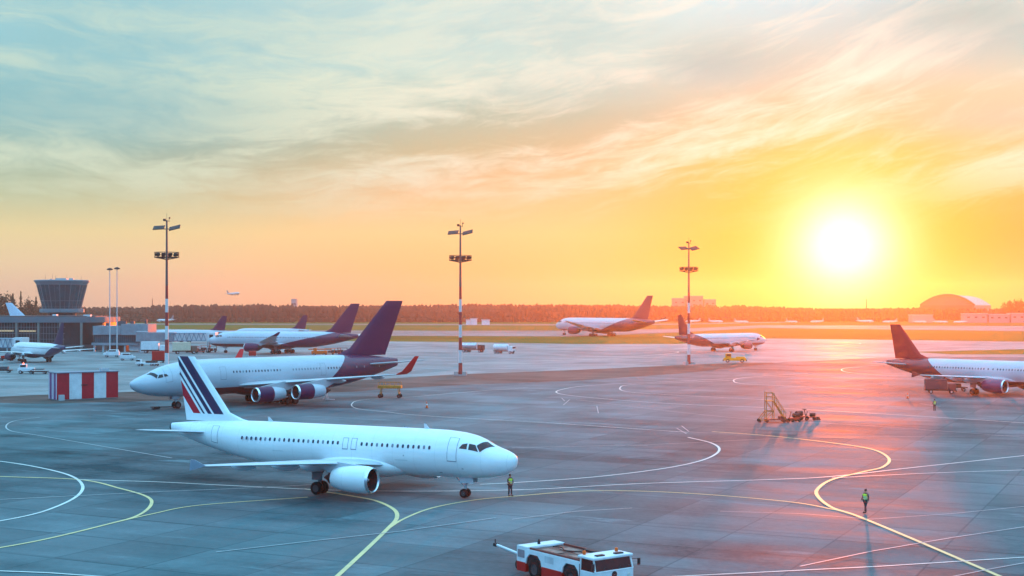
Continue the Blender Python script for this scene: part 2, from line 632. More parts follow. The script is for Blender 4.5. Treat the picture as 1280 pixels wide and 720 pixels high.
marking([(890, 540), (960, 545), (1040, 554), (1090, 562), (1111, 573.5), (1104, 584), (1080, 590), (1040, 600), (1022, 612), (1023, 622),
         (1040, 635), (1070, 645), (1140, 674), (1240, 717), (1270, 730)], .30, M_LY)
marking([(1040, 598), (1160, 592), (1280, 588), (1400, 584)], .18, M_LW)
marking([(1010, 470), (950, 472), (840, 477), (740, 482), (703, 487), (698, 492), (740, 497.5), (840, 505), (960, 510), (1090, 517), (1280, 529), (1400, 538)], .24, M_LW)
marking([(930, 475), (860, 478), (790, 481), (775, 485), (785, 490), (840, 494), (960, 500)], .22, M_LW)
marking([(1010, 467), (960, 470), (925, 473), (917, 476.5), (930, 480), (990, 483), (1080, 487)], .26, M_LW)
marking([(1120, 455), (1070, 459), (1052, 462), (1062, 466), (1100, 469)], .26, M_LW)
marking([(660, 485), (600, 489), (520, 496), (455, 500), (440, 505), (446, 511), (480, 515), (530, 520), (700, 530), (860, 541)], .18, M_LW)
marking([(640, 525), (800, 537), (960, 545)], .12, M_LF)
marking([(720, 500), (900, 521), (1090, 533), (1280, 547)], .12, M_LF)
marking([(640, 560), (820, 556), (1000, 548), (1280, 545)], .10, M_LF)
marking([(270, 691), (400, 676), (500, 665), (620, 648)], .14, M_LF, False)
marking([(-20, 714), (60, 717), (130, 722)], .18, M_LW, False)
marking([(1000, 709), (1090, 690), (1190, 673), (1290, 658)], .14, M_LF, False)
marking([(840, 722), (960, 716), (1100, 709), (1290, 697)], .16, M_LW, False)
marking([(1180, 724), (1240, 712), (1290, 703)], .12, M_LF, False)
marking([(640, 650), (720, 640), (790, 636)], .12, M_LF, False)
marking([(900, 640), (1000, 643), (1090, 650), (1190, 643), (1290, 633)], .10, M_LF, False)
marking([(560, 454.5), (640, 452.5), (720, 450), (850, 445)], .45, M_LW)
marking([(460, 470), (540, 461), (620, 458.5), (760, 455), (840, 450)], .4, M_LF)
marking([(520, 437), (640, 441), (760, 440), (860, 436)], .5, M_LF)
marking([(700, 445), (780, 446), (830, 443), (848, 440), (820, 438)], .5, M_LW)
marking([(960, 436), (1020, 434), (1060, 431), (1075, 429.5), (1040, 428.6)], .6, M_LW)
marking([(950, 447), (1100, 449), (1280, 453)], .3, M_LF)
marking([(0, 474), (40, 472), (62, 470)], .3, M_LF)
for a in ([(704, 507), (712, 500)], [(748, 517), (746, 508)], [(702, 498), (706, 502)], [(861, 540), (852, 533)], [(846, 536), (858, 543)],
          [(768, 557), (810, 558)], [(1150, 505), (1176, 509)]):
    marking(a, .12, M_LF, False)


# ------------------------------------------------------------------ aircraft
def livery(name, base, accent=None, cut=None, belly=None, rough=.3, lines=0.0, stripes=None):
    """aircraft paint. accent covers the side where x + k*z < c (cut = (k, c)); belly = (z, colour);
    stripes = list of (u0, u1, colour) on a fin with (s_edge, z_low, slope)"""
    m = bpy.data.materials.new(name)
    m.use_nodes = True
    t = NT(m.node_tree)
    b = m.node_tree.nodes['Principled BSDF']
    o = t.n('ShaderNodeTexCoord').outputs['Object']
    x, y, z = t.sep(o)
    c = base
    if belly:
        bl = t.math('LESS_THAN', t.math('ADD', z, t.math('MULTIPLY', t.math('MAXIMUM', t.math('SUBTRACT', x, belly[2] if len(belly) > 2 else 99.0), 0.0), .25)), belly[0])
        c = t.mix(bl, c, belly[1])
    if cut:
        c = t.mix(t.math('LESS_THAN', t.math('ADD', x, t.math('MULTIPLY', z, cut[0])), cut[1]), c, accent)
    if stripes:
        (xe, zl, sl), bands = stripes
        u = t.math('ADD', t.math('SUBTRACT', x, xe), t.math('MULTIPLY', t.math('SUBTRACT', z, zl), sl))
        above = t.math('GREATER_THAN', z, zl)
        for u0, u1, col in bands:
            f = t.math('MULTIPLY', t.math('MULTIPLY', t.math('GREATER_THAN', u, u0), t.math('LESS_THAN', u, u1)), above)
            c = t.mix(f, c, col)
    n = t.noise(t.comb(t.math('MULTIPLY', x, .25), y, t.math('MULTIPLY', z, .9)), 1.2, 6, .65)
    k = t.mapr(n, .3, .72, 1.04, .90)
    c = t.vmath('MULTIPLY', c, t.comb(k, k, k))
    if lines:
        f = t.math('LESS_THAN', t.math('FRACT', t.math('DIVIDE', x, 2.13)), .012)
        f2 = t.math('LESS_THAN', t.math('FRACT', t.math('DIVIDE', t.math('ADD', z, .35), .93)), .016)
        f = t.math('MULTIPLY', t.math('MAXIMUM', f, t.math('MULTIPLY', f2, .6)), lines)
        c = t.mix(f, c, (.3, .32, .34))
    t.put(b.inputs['Base Color'], c)
    t.put(b.inputs['Roughness'], t.mapr(n, .3, .7, rough - .06, rough + .12))
    b.inputs['Coat Weight'].default_value = .25
    b.inputs['Coat Roughness'].default_value = .15
    return m


AF = [(1.0, .0), (.82, .42), (.6, .82), (.38, 1.0), (.18, .82), (.05, .48), (0, 0)]
AFL = [(.05, -.40), (.18, -.62), (.38, -.72), (.6, -.55), (.82, -.25)]


class Plane:
    def __init__(self, name, label, S, loc, rz, scale=1.0, group=None, mats=None, sides=(-1,), detail=True, windows=(), doors=(), cat='airplane', pitch=0.0, gear=True, ndiv=44):
        self.S = S
        self.M = mats
        self.sides = sides
        self.root = thing(name, label, cat, loc, rz, group, scale)
        if pitch:
            self.root.rotation_euler = (0, -pitch, rz)
        self.fuselage(ndiv)
        self.wings(detail)
        for e in S['eng']:
            for sd in (-1, 1):
                self.engine(e, sd, detail)
        self.tail(detail)
        if gear:
            self.gear()
        if detail:
            self.cockpit()
        if windows:
            self.windows(windows)
        for d in doors:
            self.door(*d)

    # -- cross sections
    def sec(self, s):
        S = self.S
        D = S['D']
        zc = S['zc']
        hw = S['W'] / 2
        top, bot, w = .5, -.5, 1.0
        tb = S.get('nose')
        q = s / D
        if q < tb[-1][0]:
            for a, b in zip(tb, tb[1:]):
                if q <= b[0]:
                    f = (q - a[0]) / (b[0] - a[0])
                    top, bot, w = (a[i] + (b[i] - a[i]) * f for i in (1, 2, 3))
                    break
        Lt = S['tail'] * D
        tt = (s - (S['L'] - Lt)) / Lt
        if tt > 0:
            tt = min(tt, 1)
            e = S['tend']
            bot = -.5 + (e[1] + .5) * (tt ** 1.45 * .8 + tt * .2 * tt)
            top = .5 - (.5 - e[0]) * tt ** 2.6
            w = 1 - (1 - e[2]) * tt ** 1.7
        return zc + top * D, zc + bot * D, hw * w

    def pt(self, s, phi, sd, off=0.0):
        t, b, w = self.sec(s)
        c, h = (t + b) / 2, (t - b) / 2
        n = Vector((0, sd * math.sin(phi) / max(w, .01), math.cos(phi) / max(h, .01))).normalized()
        return Vector((self.S['xm'] - s, sd * w * math.sin(phi), c + h * math.cos(phi))) + n * off

    def phi(self, s, z):
        t, b, w = self.sec(s)
        c, h = (t + b) / 2, (t - b) / 2
        return math.acos(max(-.999, min(.999, (z - c) / h)))

    def fuselage(self, n):
        S = self.S
        L, D = S['L'], S['D']
        q = []
        a = 0.0
        while a < 2.2:
            q.append(a * D)
            a += .02 if a < .1 else .06 if a < .6 else .12
        mid = L - S['tail'] * D
        k = 10
        q += [q[-1] + .4 + (mid - q[-1] - .4) * i / k for i in range(k)]
        q += [mid + (L - mid) * i / 22 for i in range(23)]
        rings = []
        for s in q:
            t, b, w = self.sec(s)
            c, h = (t + b) / 2, (t - b) / 2
            rings.append([Vector((S['xm'] - s, -w * math.sin(2 * math.pi * i / n), c + h * math.cos(2 * math.pi * i / n))) for i in range(n)])
        mb = MB().rings(rings)
        self.body = mb.build('fuselage', self.M['body'], self.root, True, 60)
        # belly fairing round the wing root
        f = S['fair']
        rr = []
        for i in range(25):
            u = i / 24
            s = f[0] + (f[1] - f[0]) * u
            e = max(.02, math.sin(math.pi * min(1, max(0, u))) ** .45)
            ww, hh = f[2] * e, f[3] * e
            rr.append([Vector((S['xm'] - s, -ww * math.sin(2 * math.pi * j / 28), f[4] + hh * math.cos(2 * math.pi * j / 28))) for j in range(28)])
        MB().rings(rr).build('belly_fairing', self.M.get('fair', self.M['body']), self.root, True, 60)

    def foil(self, s, y, z, chord, th, vert=False):
        out = []
        for cx, t in AF + AFL:
            d = t * th * chord / 2
            if vert:
                d = d if t >= 0 else t / .72 * th * chord / 2
                out.append(Vector((self.S['xm'] - s - cx * chord, y + d, z)))
            else:
                out.append(Vector((self.S['xm'] - s - cx * chord, y, z + d)))
        return out

    def wings(self, detail):
        S = self.S
        for sd in (-1, 1):
            rr = []
            W = S['wing']
            for a, b in zip(W, W[1:]):
                m = 5
                for i in range(m):
                    f = i / m
                    y, s, z, c, th = (p + (q - p) * f for p, q in zip(a, b))
                    rr.append(self.foil(s, y * sd, z, c, th))
            y, s, z, c, th = W[-1]
            rr.append(self.foil(s, y * sd, z, c, th))
            MB().rings(rr).build('wing', self.M['wing'], self.root, True, 35)
            tip = S.get('tip')
            if tip == 'fence':
                x0 = S['xm'] - s
                poly = [(x0 + .1, z + .03), (x0 - c * .66, z + .46), (x0 - c * .92, z + .5), (x0 - c * .98, z), (x0 - c * 1.0, z - .42), (x0 - c * .78, z - .36)]
                mb = MB()
                o = 0.03
                vs = [Vector((p[0], sd * (y + .0), p[1])) for p in poly] + [Vector((p[0], sd * (y + 2 * o), p[1])) for p in poly]
                k = len(poly)
                mb.add(vs, [list(range(k)), list(range(k, 2 * k))] + [[i, (i + 1) % k, k + (i + 1) % k, k + i] for i in range(k)])
                mb.build('wingtip_fence', self.M['tipm'], self.root)
            elif tip == 'winglet':
                hh = S['tiph']
                q = [self.foil(s, y * sd, z, c, th), self.foil(s + c * .35, (y + hh * .18) * sd, z + hh * .16, c * .85, th),
                     self.foil(s + c * 1.25, (y + hh * .42) * sd, z + hh, c * .38, th)]
                MB().rings(q).build('winglet', self.M['tipm'], self.root, True, 35)
            if detail:
                for yy, ln, dp in S['flaps']:
                    for a, b in zip(W, W[1:]):
                        if a[0] <= yy <= b[0]:
                            f = (yy - a[0]) / (b[0] - a[0])
                            s, z, c = (a[i] + (b[i] - a[i]) * f for i in (1, 2, 3))
                    te = s + c
                    prof = [(0, .01), (.08, .4), (.25, .8), (.5, 1), (.75, .8), (.92, .4), (1, .02)]
                    mb = MB()
                    rr = []
                    for u, r in prof:
                        xx = S['xm'] - (te - ln * .72 + ln * u)
                        rr.append([Vector((xx, sd * yy + r * dp * .5 * math.sin(2 * math.pi * j / 12), z - dp * .45 + r * dp * .62 * math.cos(2 * math.pi * j / 12) - .05 * u)) for j in range(12)])
                    mb.rings(rr).build('flap_fairing', self.M['wing'], self.root, True, 50)

    def wing_at(self, yy):
        W = self.S['wing']
        for a, b in zip(W, W[1:]):
            if a[0] <= yy <= b[0]:
                f = (yy - a[0]) / (b[0] - a[0])
                return tuple(p + (q - p) * f for p, q in zip(a, b))
        return W[-1]

    def engine(self, e, sd, detail):
        yy, s, z, r, ln = e
        S = self.S
        c = (S['xm'] - s, sd * yy, z)
        n = 32 if detail else 18
        split = S.get('cowl', 1.0)
        full = [(-.42 * ln, .80 * r), (-.2 * ln, .80 * r), (-.06 * ln, .79 * r), (-.02 * ln, .82 * r)]
        out = [(-.055 * ln, .945 * r), (-.16 * ln, 1.0 * r), (-.36 * ln, 1.02 * r), (-.55 * ln, .99 * r)]
        back = [(-.55 * ln, .99 * r), (-.75 * ln, .91 * r), (-.9 * ln, .80 * r), (-1.0 * ln, .70 * r), (-.985 * ln, .665 * r), (-.8 * ln, .68 * r)]
        eo = MB().lathe(out if split < 1 else out + back[1:], c, n=n).build('engine', self.M['eng'], self.root, True, 40)
        if split < 1:
            MB().lathe(back, c, n=n).build('thrust_reverser', self.M['eng2'], eo, True, 40)
        MB().lathe([(-.045 * ln, .79 * r), (-.02 * ln, .81 * r), (-.004 * ln, .84 * r), (0, .87 * r), (-.01 * ln, .90 * r), (-.055 * ln, .945 * r)], c, n=n).build('inlet_lip', self.M['lip'], eo, True, 50)
        fan = MB()
        fan.lathe([(-.044 * ln, .79 * r), (-.12 * ln, .785 * r), (-.28 * ln, .79 * r), (-.30 * ln, .02)], c, n=n)
        if detail:
            nb = 24
            cc = Vector(c)
            for i in range(nb):
                an = 2 * math.pi * i / nb
                d = Vector((0, math.cos(an), math.sin(an)))
                w = Vector((0, -math.sin(an), math.cos(an)))
                fan.add([cc + Vector((-.19 * ln, 0, 0)) + d * .24 * r + w * .02, cc + Vector((-.25 * ln, 0, 0)) + d * .24 * r - w * .05 * r,
                         cc + Vector((-.26 * ln, 0, 0)) + d * .77 * r - w * .13 * r, cc + Vector((-.22 * ln, 0, 0)) + d * .77 * r + w * .02], [[0, 1, 2, 3]])
        fan.build('fan', M_FAN, eo)
        MB().lathe([(-.10 * ln, .01), (-.15 * ln, .13 * r), (-.25 * ln, .25 * r)], c, n=16).build('spinner', M_GREYP, eo, True)
        MB().lathe([(-.8 * ln, .62 * r), (-1.02 * ln, .50 * r), (-1.13 * ln, .40 * r), (-1.12 * ln, .33 * r), (-1.28 * ln, .06 * r)], c, n=n).build('exhaust_cone', M_DARK, eo, True, 40)
        # pylon
        wy, ws, wz, wc, wt = self.wing_at(yy)
        x0 = S['xm'] - s
        zt = z + r
        le = S['xm'] - ws
        # slim pylon rising from the cowl top to the wing
        pts = [(x0 - .16 * ln, zt - .05), (le - .02 * wc, wz + .05 + wt * wc * .20), (le - .30 * wc, wz + wt * wc * .1), (le - .55 * wc, wz - wt * wc * .3), (x0 - 1.08 * ln, z + .35 * r), (x0 - .6 * ln, zt - .35 * r)]
        k = len(pts)
        wd = .16 * r / 1.1
        vs = [Vector((p[0], sd * yy - wd, p[1])) for p in pts] + [Vector((p[0], sd * yy + wd, p[1])) for p in pts]
        MB().add(vs, [list(range(k)), list(range(k, 2 * k))] + [[i, (i + 1) % k, k + (i + 1) % k, k + i] for i in range(k)]).build('pylon', self.M.get('pyl', self.M['wing']), eo)

    def tail(self, detail):
        S = self.S
        f = S['fin']     # (z0, s0, c0), (z1, s1, c1), dorsal length
        (z0, s0, c0), (z1, s1, c1), dl = f
        rr = []
        dz = z1 - z0
        kd = .13
        rr.append(self.foil(s0 - dl, 0, z0 - .1, c0 + dl, .085 * c0 / (c0 + dl), True))
        rr.append(self.foil(s0 - dl * .42 + (s1 - s0) * kd * .25, 0, z0 + dz * kd * .25, c0 + dl * .42 - (c0 - c1) * kd * .25, .09 * c0 / (c0 + dl * .4), True))
        for i in range(1, 7):
            u = kd * .8 + (1 - kd * .8) * i / 6 if i > 1 else kd
            rr.append(self.foil(s0 + (s1 - s0) * u, 0, z0 + dz * u, c0 + (c1 - c0) * u, .10 - .01 * u, True))
        e = rr[-1]
        cen = sum(e, Vector()) / len(e)
        rr.append([cen + (p - cen) * .9 + Vector((0, 0, .06)) for p in e])
        MB().rings(rr).build('tail_fin', self.M['fin'], self.root, True, 35)
        (y0, sa, ca, za), (y1, sb, cb, zb) = S['stab']
        for sd in (-1, 1):
            rr = [self.foil(sa + (sb - sa) * u, sd * (y0 + (y1 - y0) * u), za + (zb - za) * u, ca + (cb - ca) * u, .10) for u in (0, .25, .5, .75, .97)]
            rr.append(self.foil(sb + .1 * cb, sd * y1, zb, cb * .8, .05))
            MB().rings(rr).build('tailplane', self.M['stab'], self.root, True, 35)

    def wheel(self, c, r, w, par):
        t = MB().lathe([(-w * .5, r * .55), (-w * .5, r * .85), (-w * .36, r * .97), (0, r), (w * .36, r * .97), (w * .5, r * .85), (w * .5, r * .55)], c, 'Y', 20).build('wheel', M_RUB, par, True, 50)
        MB().lathe([(-w * .38, .02), (-w * .40, r * .3), (-w * .46, r * .56), (w * .46, r * .56), (w * .40, r * .3), (w * .38, .02)], c, 'Y', 16).build('rim', M_RIM, t, True, 40)

    def gear(self):
        S = self.S
        xm = S['xm']
        g = S['gear']
        r = g['r']
        xn = xm - S['ns']
        t, b, w = self.sec(S['ns'])
        rn = g['rn']
        m = MB().tube((xn + .15, 0, b + .5), (xn, 0, rn), .11 * rn / .38, n=12).tube((xn - 1.1, 0, b + .2), (xn - .05, 0, rn + .55), .06, n=8)
        m.tube((xn, -.35, rn), (xn, .35, rn), .07).tube((xn + .22, -.25, rn + .9), (xn + .22, .25, rn + .9), .11)
        no = m.build('nose_gear', M_GREYP, self.root, True)
        for q in (-1, 1):
            MB().box((xn + .35, q * .42, b - .1), (1.3, .04, .62)).build('gear_door', self.M['wing'], no)
            self.wheel((xn, q * g['wn'], rn), rn, g['tw'] * .75, no)
        for y in g['y']:
            for sd in ((-1, 1) if y else (1,)):
                m = MB().tube((0, sd * (y - .05), g['top']), (0, sd * y, r * 1.0), .17 * r / .58, n=12)
                m.tube((-.1, sd * (y - 1.4), g['top'] - .1), (0, sd * y, r + .9), .08, n=8)
                m.tube((0, sd * y - g['hw'], r), (0, sd * y + g['hw'], r), .11)
                if g['bog']:
                    m.tube((-g['bog'] - .2, sd * y, r), (g['bog'] + .2, sd * y, r), .13)
                mo = m.build('main_gear', M_STRUT, self.root, True)
                MB().box((-.05, sd * (y + .32), (g['top'] + r) / 2 + .35), (1.1, .05, g['top'] - r - .7)).build('gear_door', M_STRUT, mo)
                for bx in ((0,) if not g['bog'] else (-g['bog'], g['bog']) if g['bog'] < 1.2 else (-g['bog'], 0, g['bog'])):
                    for q in (-1, 1):
                        self.wheel((bx, sd * y + q * g['hw'], r), r, g['tw'], mo)

    def patch(self, quad, sd, off, nu=6, nv=6):
        """quad: four (s, phi) corners in order; returns verts, faces of a patch lying on the skin"""
        vs, fs = [], []
        for j in range(nv + 1):
            v = j / nv
            for i in range(nu + 1):
                u = i / nu
                s = (quad[0][0] * (1 - u) + quad[1][0] * u) * (1 - v) + (quad[3][0] * (1 - u) + quad[2][0] * u) * v
                p = (quad[0][1] * (1 - u) + quad[1][1] * u) * (1 - v) + (quad[3][1] * (1 - u) + quad[2][1] * u) * v
                vs.append(self.pt(s, p, sd, off))
        for j in range(nv):
            for i in range(nu):
                a = j * (nu + 1) + i
                fs.append([a, a + 1, a + nu + 2, a + nu + 1])
        return vs, fs

    def cockpit(self):
        D = self.S['D']
        for sd in (-1, 1):
            for q in self.S['panes']:
                quad = [(a * D, R(p)) for a, p in q]
                MB().add(*self.patch(quad, sd, .018)).build('cockpit_window', M_GLASS, self.root, True)

    def windows(self, rows):
        """rows: (first s, number, pitch, height z, half width, half height)"""
        for sd in self.sides:
            for s0, n, dp, z, hw, hh in rows:
                base = None
                for i in range(n):
                    s = s0 + i * dp
                    sr = max(s, min(2.2 * self.S['D'], s0 + n * dp * .5))
                    if base is None:
                        p0 = self.phi(sr, z)
                        t, b, w = self.sec(sr)
                        h = (t - b) / 2
                        vs, fs = [], []
                        ring = []
                        for k in range(12):
                            an = 2 * math.pi * k / 12
                            cx, cz = math.cos(an), math.sin(an)
                            cx = math.copysign(abs(cx) ** .7, cx)
                            cz = math.copysign(abs(cz) ** .7, cz)
                            ring.append(self.pt(sr + cx * hw, p0 + cz * hh / h, sd, .012) - Vector((self.S['xm'] - sr, 0, 0)))
                        base = MB().add(ring, [list(range(12))]).build('cabin_window', M_WIN, self.root)
                        o = base
                    else:
                        o = base.copy()
                        COL.objects.link(o)
                        o.parent = self.root
                    if (i * 7 + int(s0)) % 9 in (2, 5):
                        if len(base.data.materials):
                            o.material_slots[0].link = 'OBJECT'
                            o.material_slots[0].material = M_BLIND
                    o.location.x = self.S['xm'] - s

    def door(self, s, w, z0, z1, sd):
        """cabin door: a flush panel inside a thin dark seal"""
        p1, p0 = self.phi(s, z0), self.phi(s, z1)
        q = [(s, p0), (s + w, p0), (s + w, p1), (s, p1)]
        d = MB().add(*self.patch(q, sd, .014, 3, 8)).build('cabin_door', self.M['body'], self.root, True)
        lw = .04
        lp = lw / (self.S['D'] / 2)
        mb = MB()
        for qq in ([(s - lw, p0 - lp), (s + w + lw, p0 - lp), (s + w + lw, p0), (s - lw, p0)], [(s - lw, p1), (s + w + lw, p1), (s + w + lw, p1 + lp * 1.8), (s - lw, p1 + lp * 1.8)],
                   [(s - lw, p0), (s, p0), (s, p1), (s - lw, p1)], [(s + w, p0), (s + w + lw, p0), (s + w + lw, p1), (s + w, p1)]):
            mb.add(*self.patch(qq, sd, .017, 2, 8))
        mb.build('door_seal', mat('door_seal', (.16, .2, .24), .6), d)


NOSE_A = [(0, -.06, -.10, .03), (.012, -.02, -.16, .11), (.04, .02, -.225, .20), (.1, .065, -.285, .315), (.2, .11, -.35, .445), (.3, .145, -.39, .55),
          (.42, .178, -.425, .645), (.55, .232, -.45, .725), (.7, .308, -.47, .80), (.85, .37, -.483, .86), (1.0, .415, -.492, .905), (1.25, .46, -.498, .955), (1.6, .49, -.5, .99), (2.1, .5, -.5, 1.0)]
NOSE_I = [(0, -.10, -.13, .02), (.02, -.07, -.175, .09), (.05, -.045, -.215, .16), (.12, .0, -.275, .27), (.25, .06, -.34, .42), (.4, .115, -.39, .55), (.55, .175, -.425, .665),
          (.7, .24, -.45, .755), (.9, .315, -.473, .835), (1.15, .385, -.488, .91), (1.5, .445, -.498, .965), (2.0, .485, -.5, .99), (2.6, .5, -.5, 1.0)]
PANES = [[(.48, 14), (.66, 8), (.80, 47), (.70, 64)], [(.735, 64), (.825, 46), (.96, 48), (.95, 66)], [(.985, 66), (.995, 48.5), (1.10, 54), (1.16, 67)]]
PANES_I = [[(.46, 14), (.58, 10), (.68, 50), (.62, 64)], [(.65, 64), (.71, 50), (.80, 52), (.80, 66)], [(.83, 66), (.83, 53), (.90, 56), (.94, 67)]]

A320 = dict(L=37.57, D=4.14, W=3.95, zc=3.80, xm=17.71, ns=5.07, nose=NOSE_A, panes=PANES, tail=3.3, tend=(.36, .17, .10),
            fair=(9.4, 21.6, 2.22, 1.3, 2.55),
            wing=[(.6, 11.6, 2.55, 7.2, .13), (2.0, 12.35, 2.68, 6.35, .13), (6.4, 14.6, 3.15, 4.05, .12), (16.9, 19.9, 3.75, 1.55, .10)],
            tip='fence', flaps=[(4.4, 3.4, .85), (8.0, 3.1, .72), (12.2, 2.6, .55)],
            eng=[(5.75, 10.9, 1.82, 1.18, 3.9)],
            fin=((5.75, 29.9, 5.9), (11.76, 34.75, 2.15), 2.6), stab=((.5, 32.4, 3.6, 4.6), (6.22, 35.4, 1.5, 5.15)),
            gear=dict(r=.585, rn=.40, wn=.25, y=(3.8,), hw=.46, tw=.42, bog=0, top=2.7))
IL96 = dict(L=55.0, D=6.0, W=5.75, zc=4.95, xm=26.9, ns=8.4, nose=NOSE_I, panes=PANES_I, tail=3.0, tend=(.33, .10, .10),
            fair=(17, 33, 2.9, 1.9, 3.3), cowl=.5,
            wing=[(1, 17.4, 3.3, 11.6, .12), (2.9, 18.9, 3.45, 10.2, .12), (10.5, 24.4, 4.15, 6.6, .11), (24.4, 34.4, 5.5, 2.4, .10)],
            tip='winglet', tiph=2.9, flaps=[(6.5, 4.5, .8), (13, 3.8, .65), (20, 3.2, .5)],
            eng=[(8.8, 17.6, 2.2, 1.27, 5.6), (14.6, 21.4, 2.75, 1.27, 5.6)],
            fin=((7.75, 42.6, 9.6), (17.6, 52.4, 4.0), 3.5), stab=((.6, 46.4, 5.4, 6.0), (10.2, 51.6, 2.0, 6.9)),
            gear=dict(r=.65, rn=.6, wn=.42, y=(0.0, 5.2), hw=.62, tw=.45, bog=.8, top=3.4))
A330 = dict(L=57.4, D=5.64, W=5.64, zc=4.95, xm=28.9, ns=6.67, nose=NOSE_A, panes=PANES, tail=3.5, tend=(.34, .14, .10),
            fair=(18.5, 36, 2.8, 1.7, 3.2),
            wing=[(1, 19.0, 3.2, 11.0, .13), (2.8, 20.2, 3.4, 9.6, .13), (9.6, 24.6, 4.2, 6.2, .11), (28.2, 38.4, 6.8, 2.3, .10)],
            tip='winglet', tiph=1.3, flaps=[(6.5, 4.5, .8), (13, 3.8, .6), (20, 3.0, .5)],
            eng=[(9.4, 19.2, 2.35, 1.5, 5.4)],
            fin=((7.5, 46.0, 8.6), (17.4, 54.6, 3.3), 3.0), stab=((.6, 50.2, 5.4, 6.0), (9.7, 54.9, 2.0, 7.0)),
            gear=dict(r=.7, rn=.5, wn=.36, y=(5.35,), hw=.7, tw=.5, bog=.99, top=3.4))
B777 = dict(A330, L=70.5, D=6.2, W=6.2, zc=5.4, xm=34.6, ns=5.9, tail=3.3, fair=(22, 43, 3.1, 2.0, 3.4),
            wing=[(1, 22.5, 3.5, 13.5, .13), (3.1, 24.0, 3.7, 12.0, .13), (10.5, 29.2, 4.6, 7.4, .11), (30.2, 44.2, 7.4, 2.2, .10)],
            tip=None, eng=[(9.7, 22.6, 2.75, 1.85, 6.4)],
            fin=((8.2, 55.5, 10.6), (18.6, 65.6, 4.0), 3.0), stab=((.6, 60.6, 6.4, 6.6), (10.7, 66.2, 2.3, 8.0)),
            gear=dict(r=.68, rn=.55, wn=.4, y=(5.5,), hw=.72, tw=.5, bog=1.45, top=3.6))
A321 = dict(A320, L=44.5, xm=21.9, ns=5.07, fair=(13.5, 26, 1.95, 1.25, 2.55),
            wing=[(.6, 15.6, 2.55, 7.2, .13), (2.0, 16.35, 2.68, 6.35, .13), (6.4, 18.6, 3.15, 4.05, .12), (16.9, 23.9, 4.35, 1.55, .10)],
            eng=[(5.75, 14.9, 1.90, 1.16, 3.9)], fin=((5.75, 36.8, 5.9), (11.76, 41.4, 1.95), 2.6), stab=((.5, 39.3, 3.6, 4.6), (6.22, 42.3, 1.5, 5.15)))

WHT = (.84, .84, .84)
SIL = (.46, .50, .55)
NAVY = (.012, .014, .06)
PUR = (.046, .006, .05)
WINE = (.14, .008, .014)
M_WING = livery('wing_grey', (.42, .44, .47), rough=.34)
M_WINGW = livery('wing_white', (.52, .54, .57), rough=.3)
M_TIPG = mat('tip_grey_blue', (.20, .25, .31), .5)


def place(S, scale, rz, s, y, px, py):
    """root location that puts the ground point under (s, y) of the aircraft on a photo pixel"""
    g = G(px, py)
    x = (S['xm'] - s) * scale
    y *= scale
    return Vector((g.x - (x * math.cos(rz) - y * math.sin(rz)), g.y - (x * math.sin(rz) + y * math.cos(rz)), 0.03))


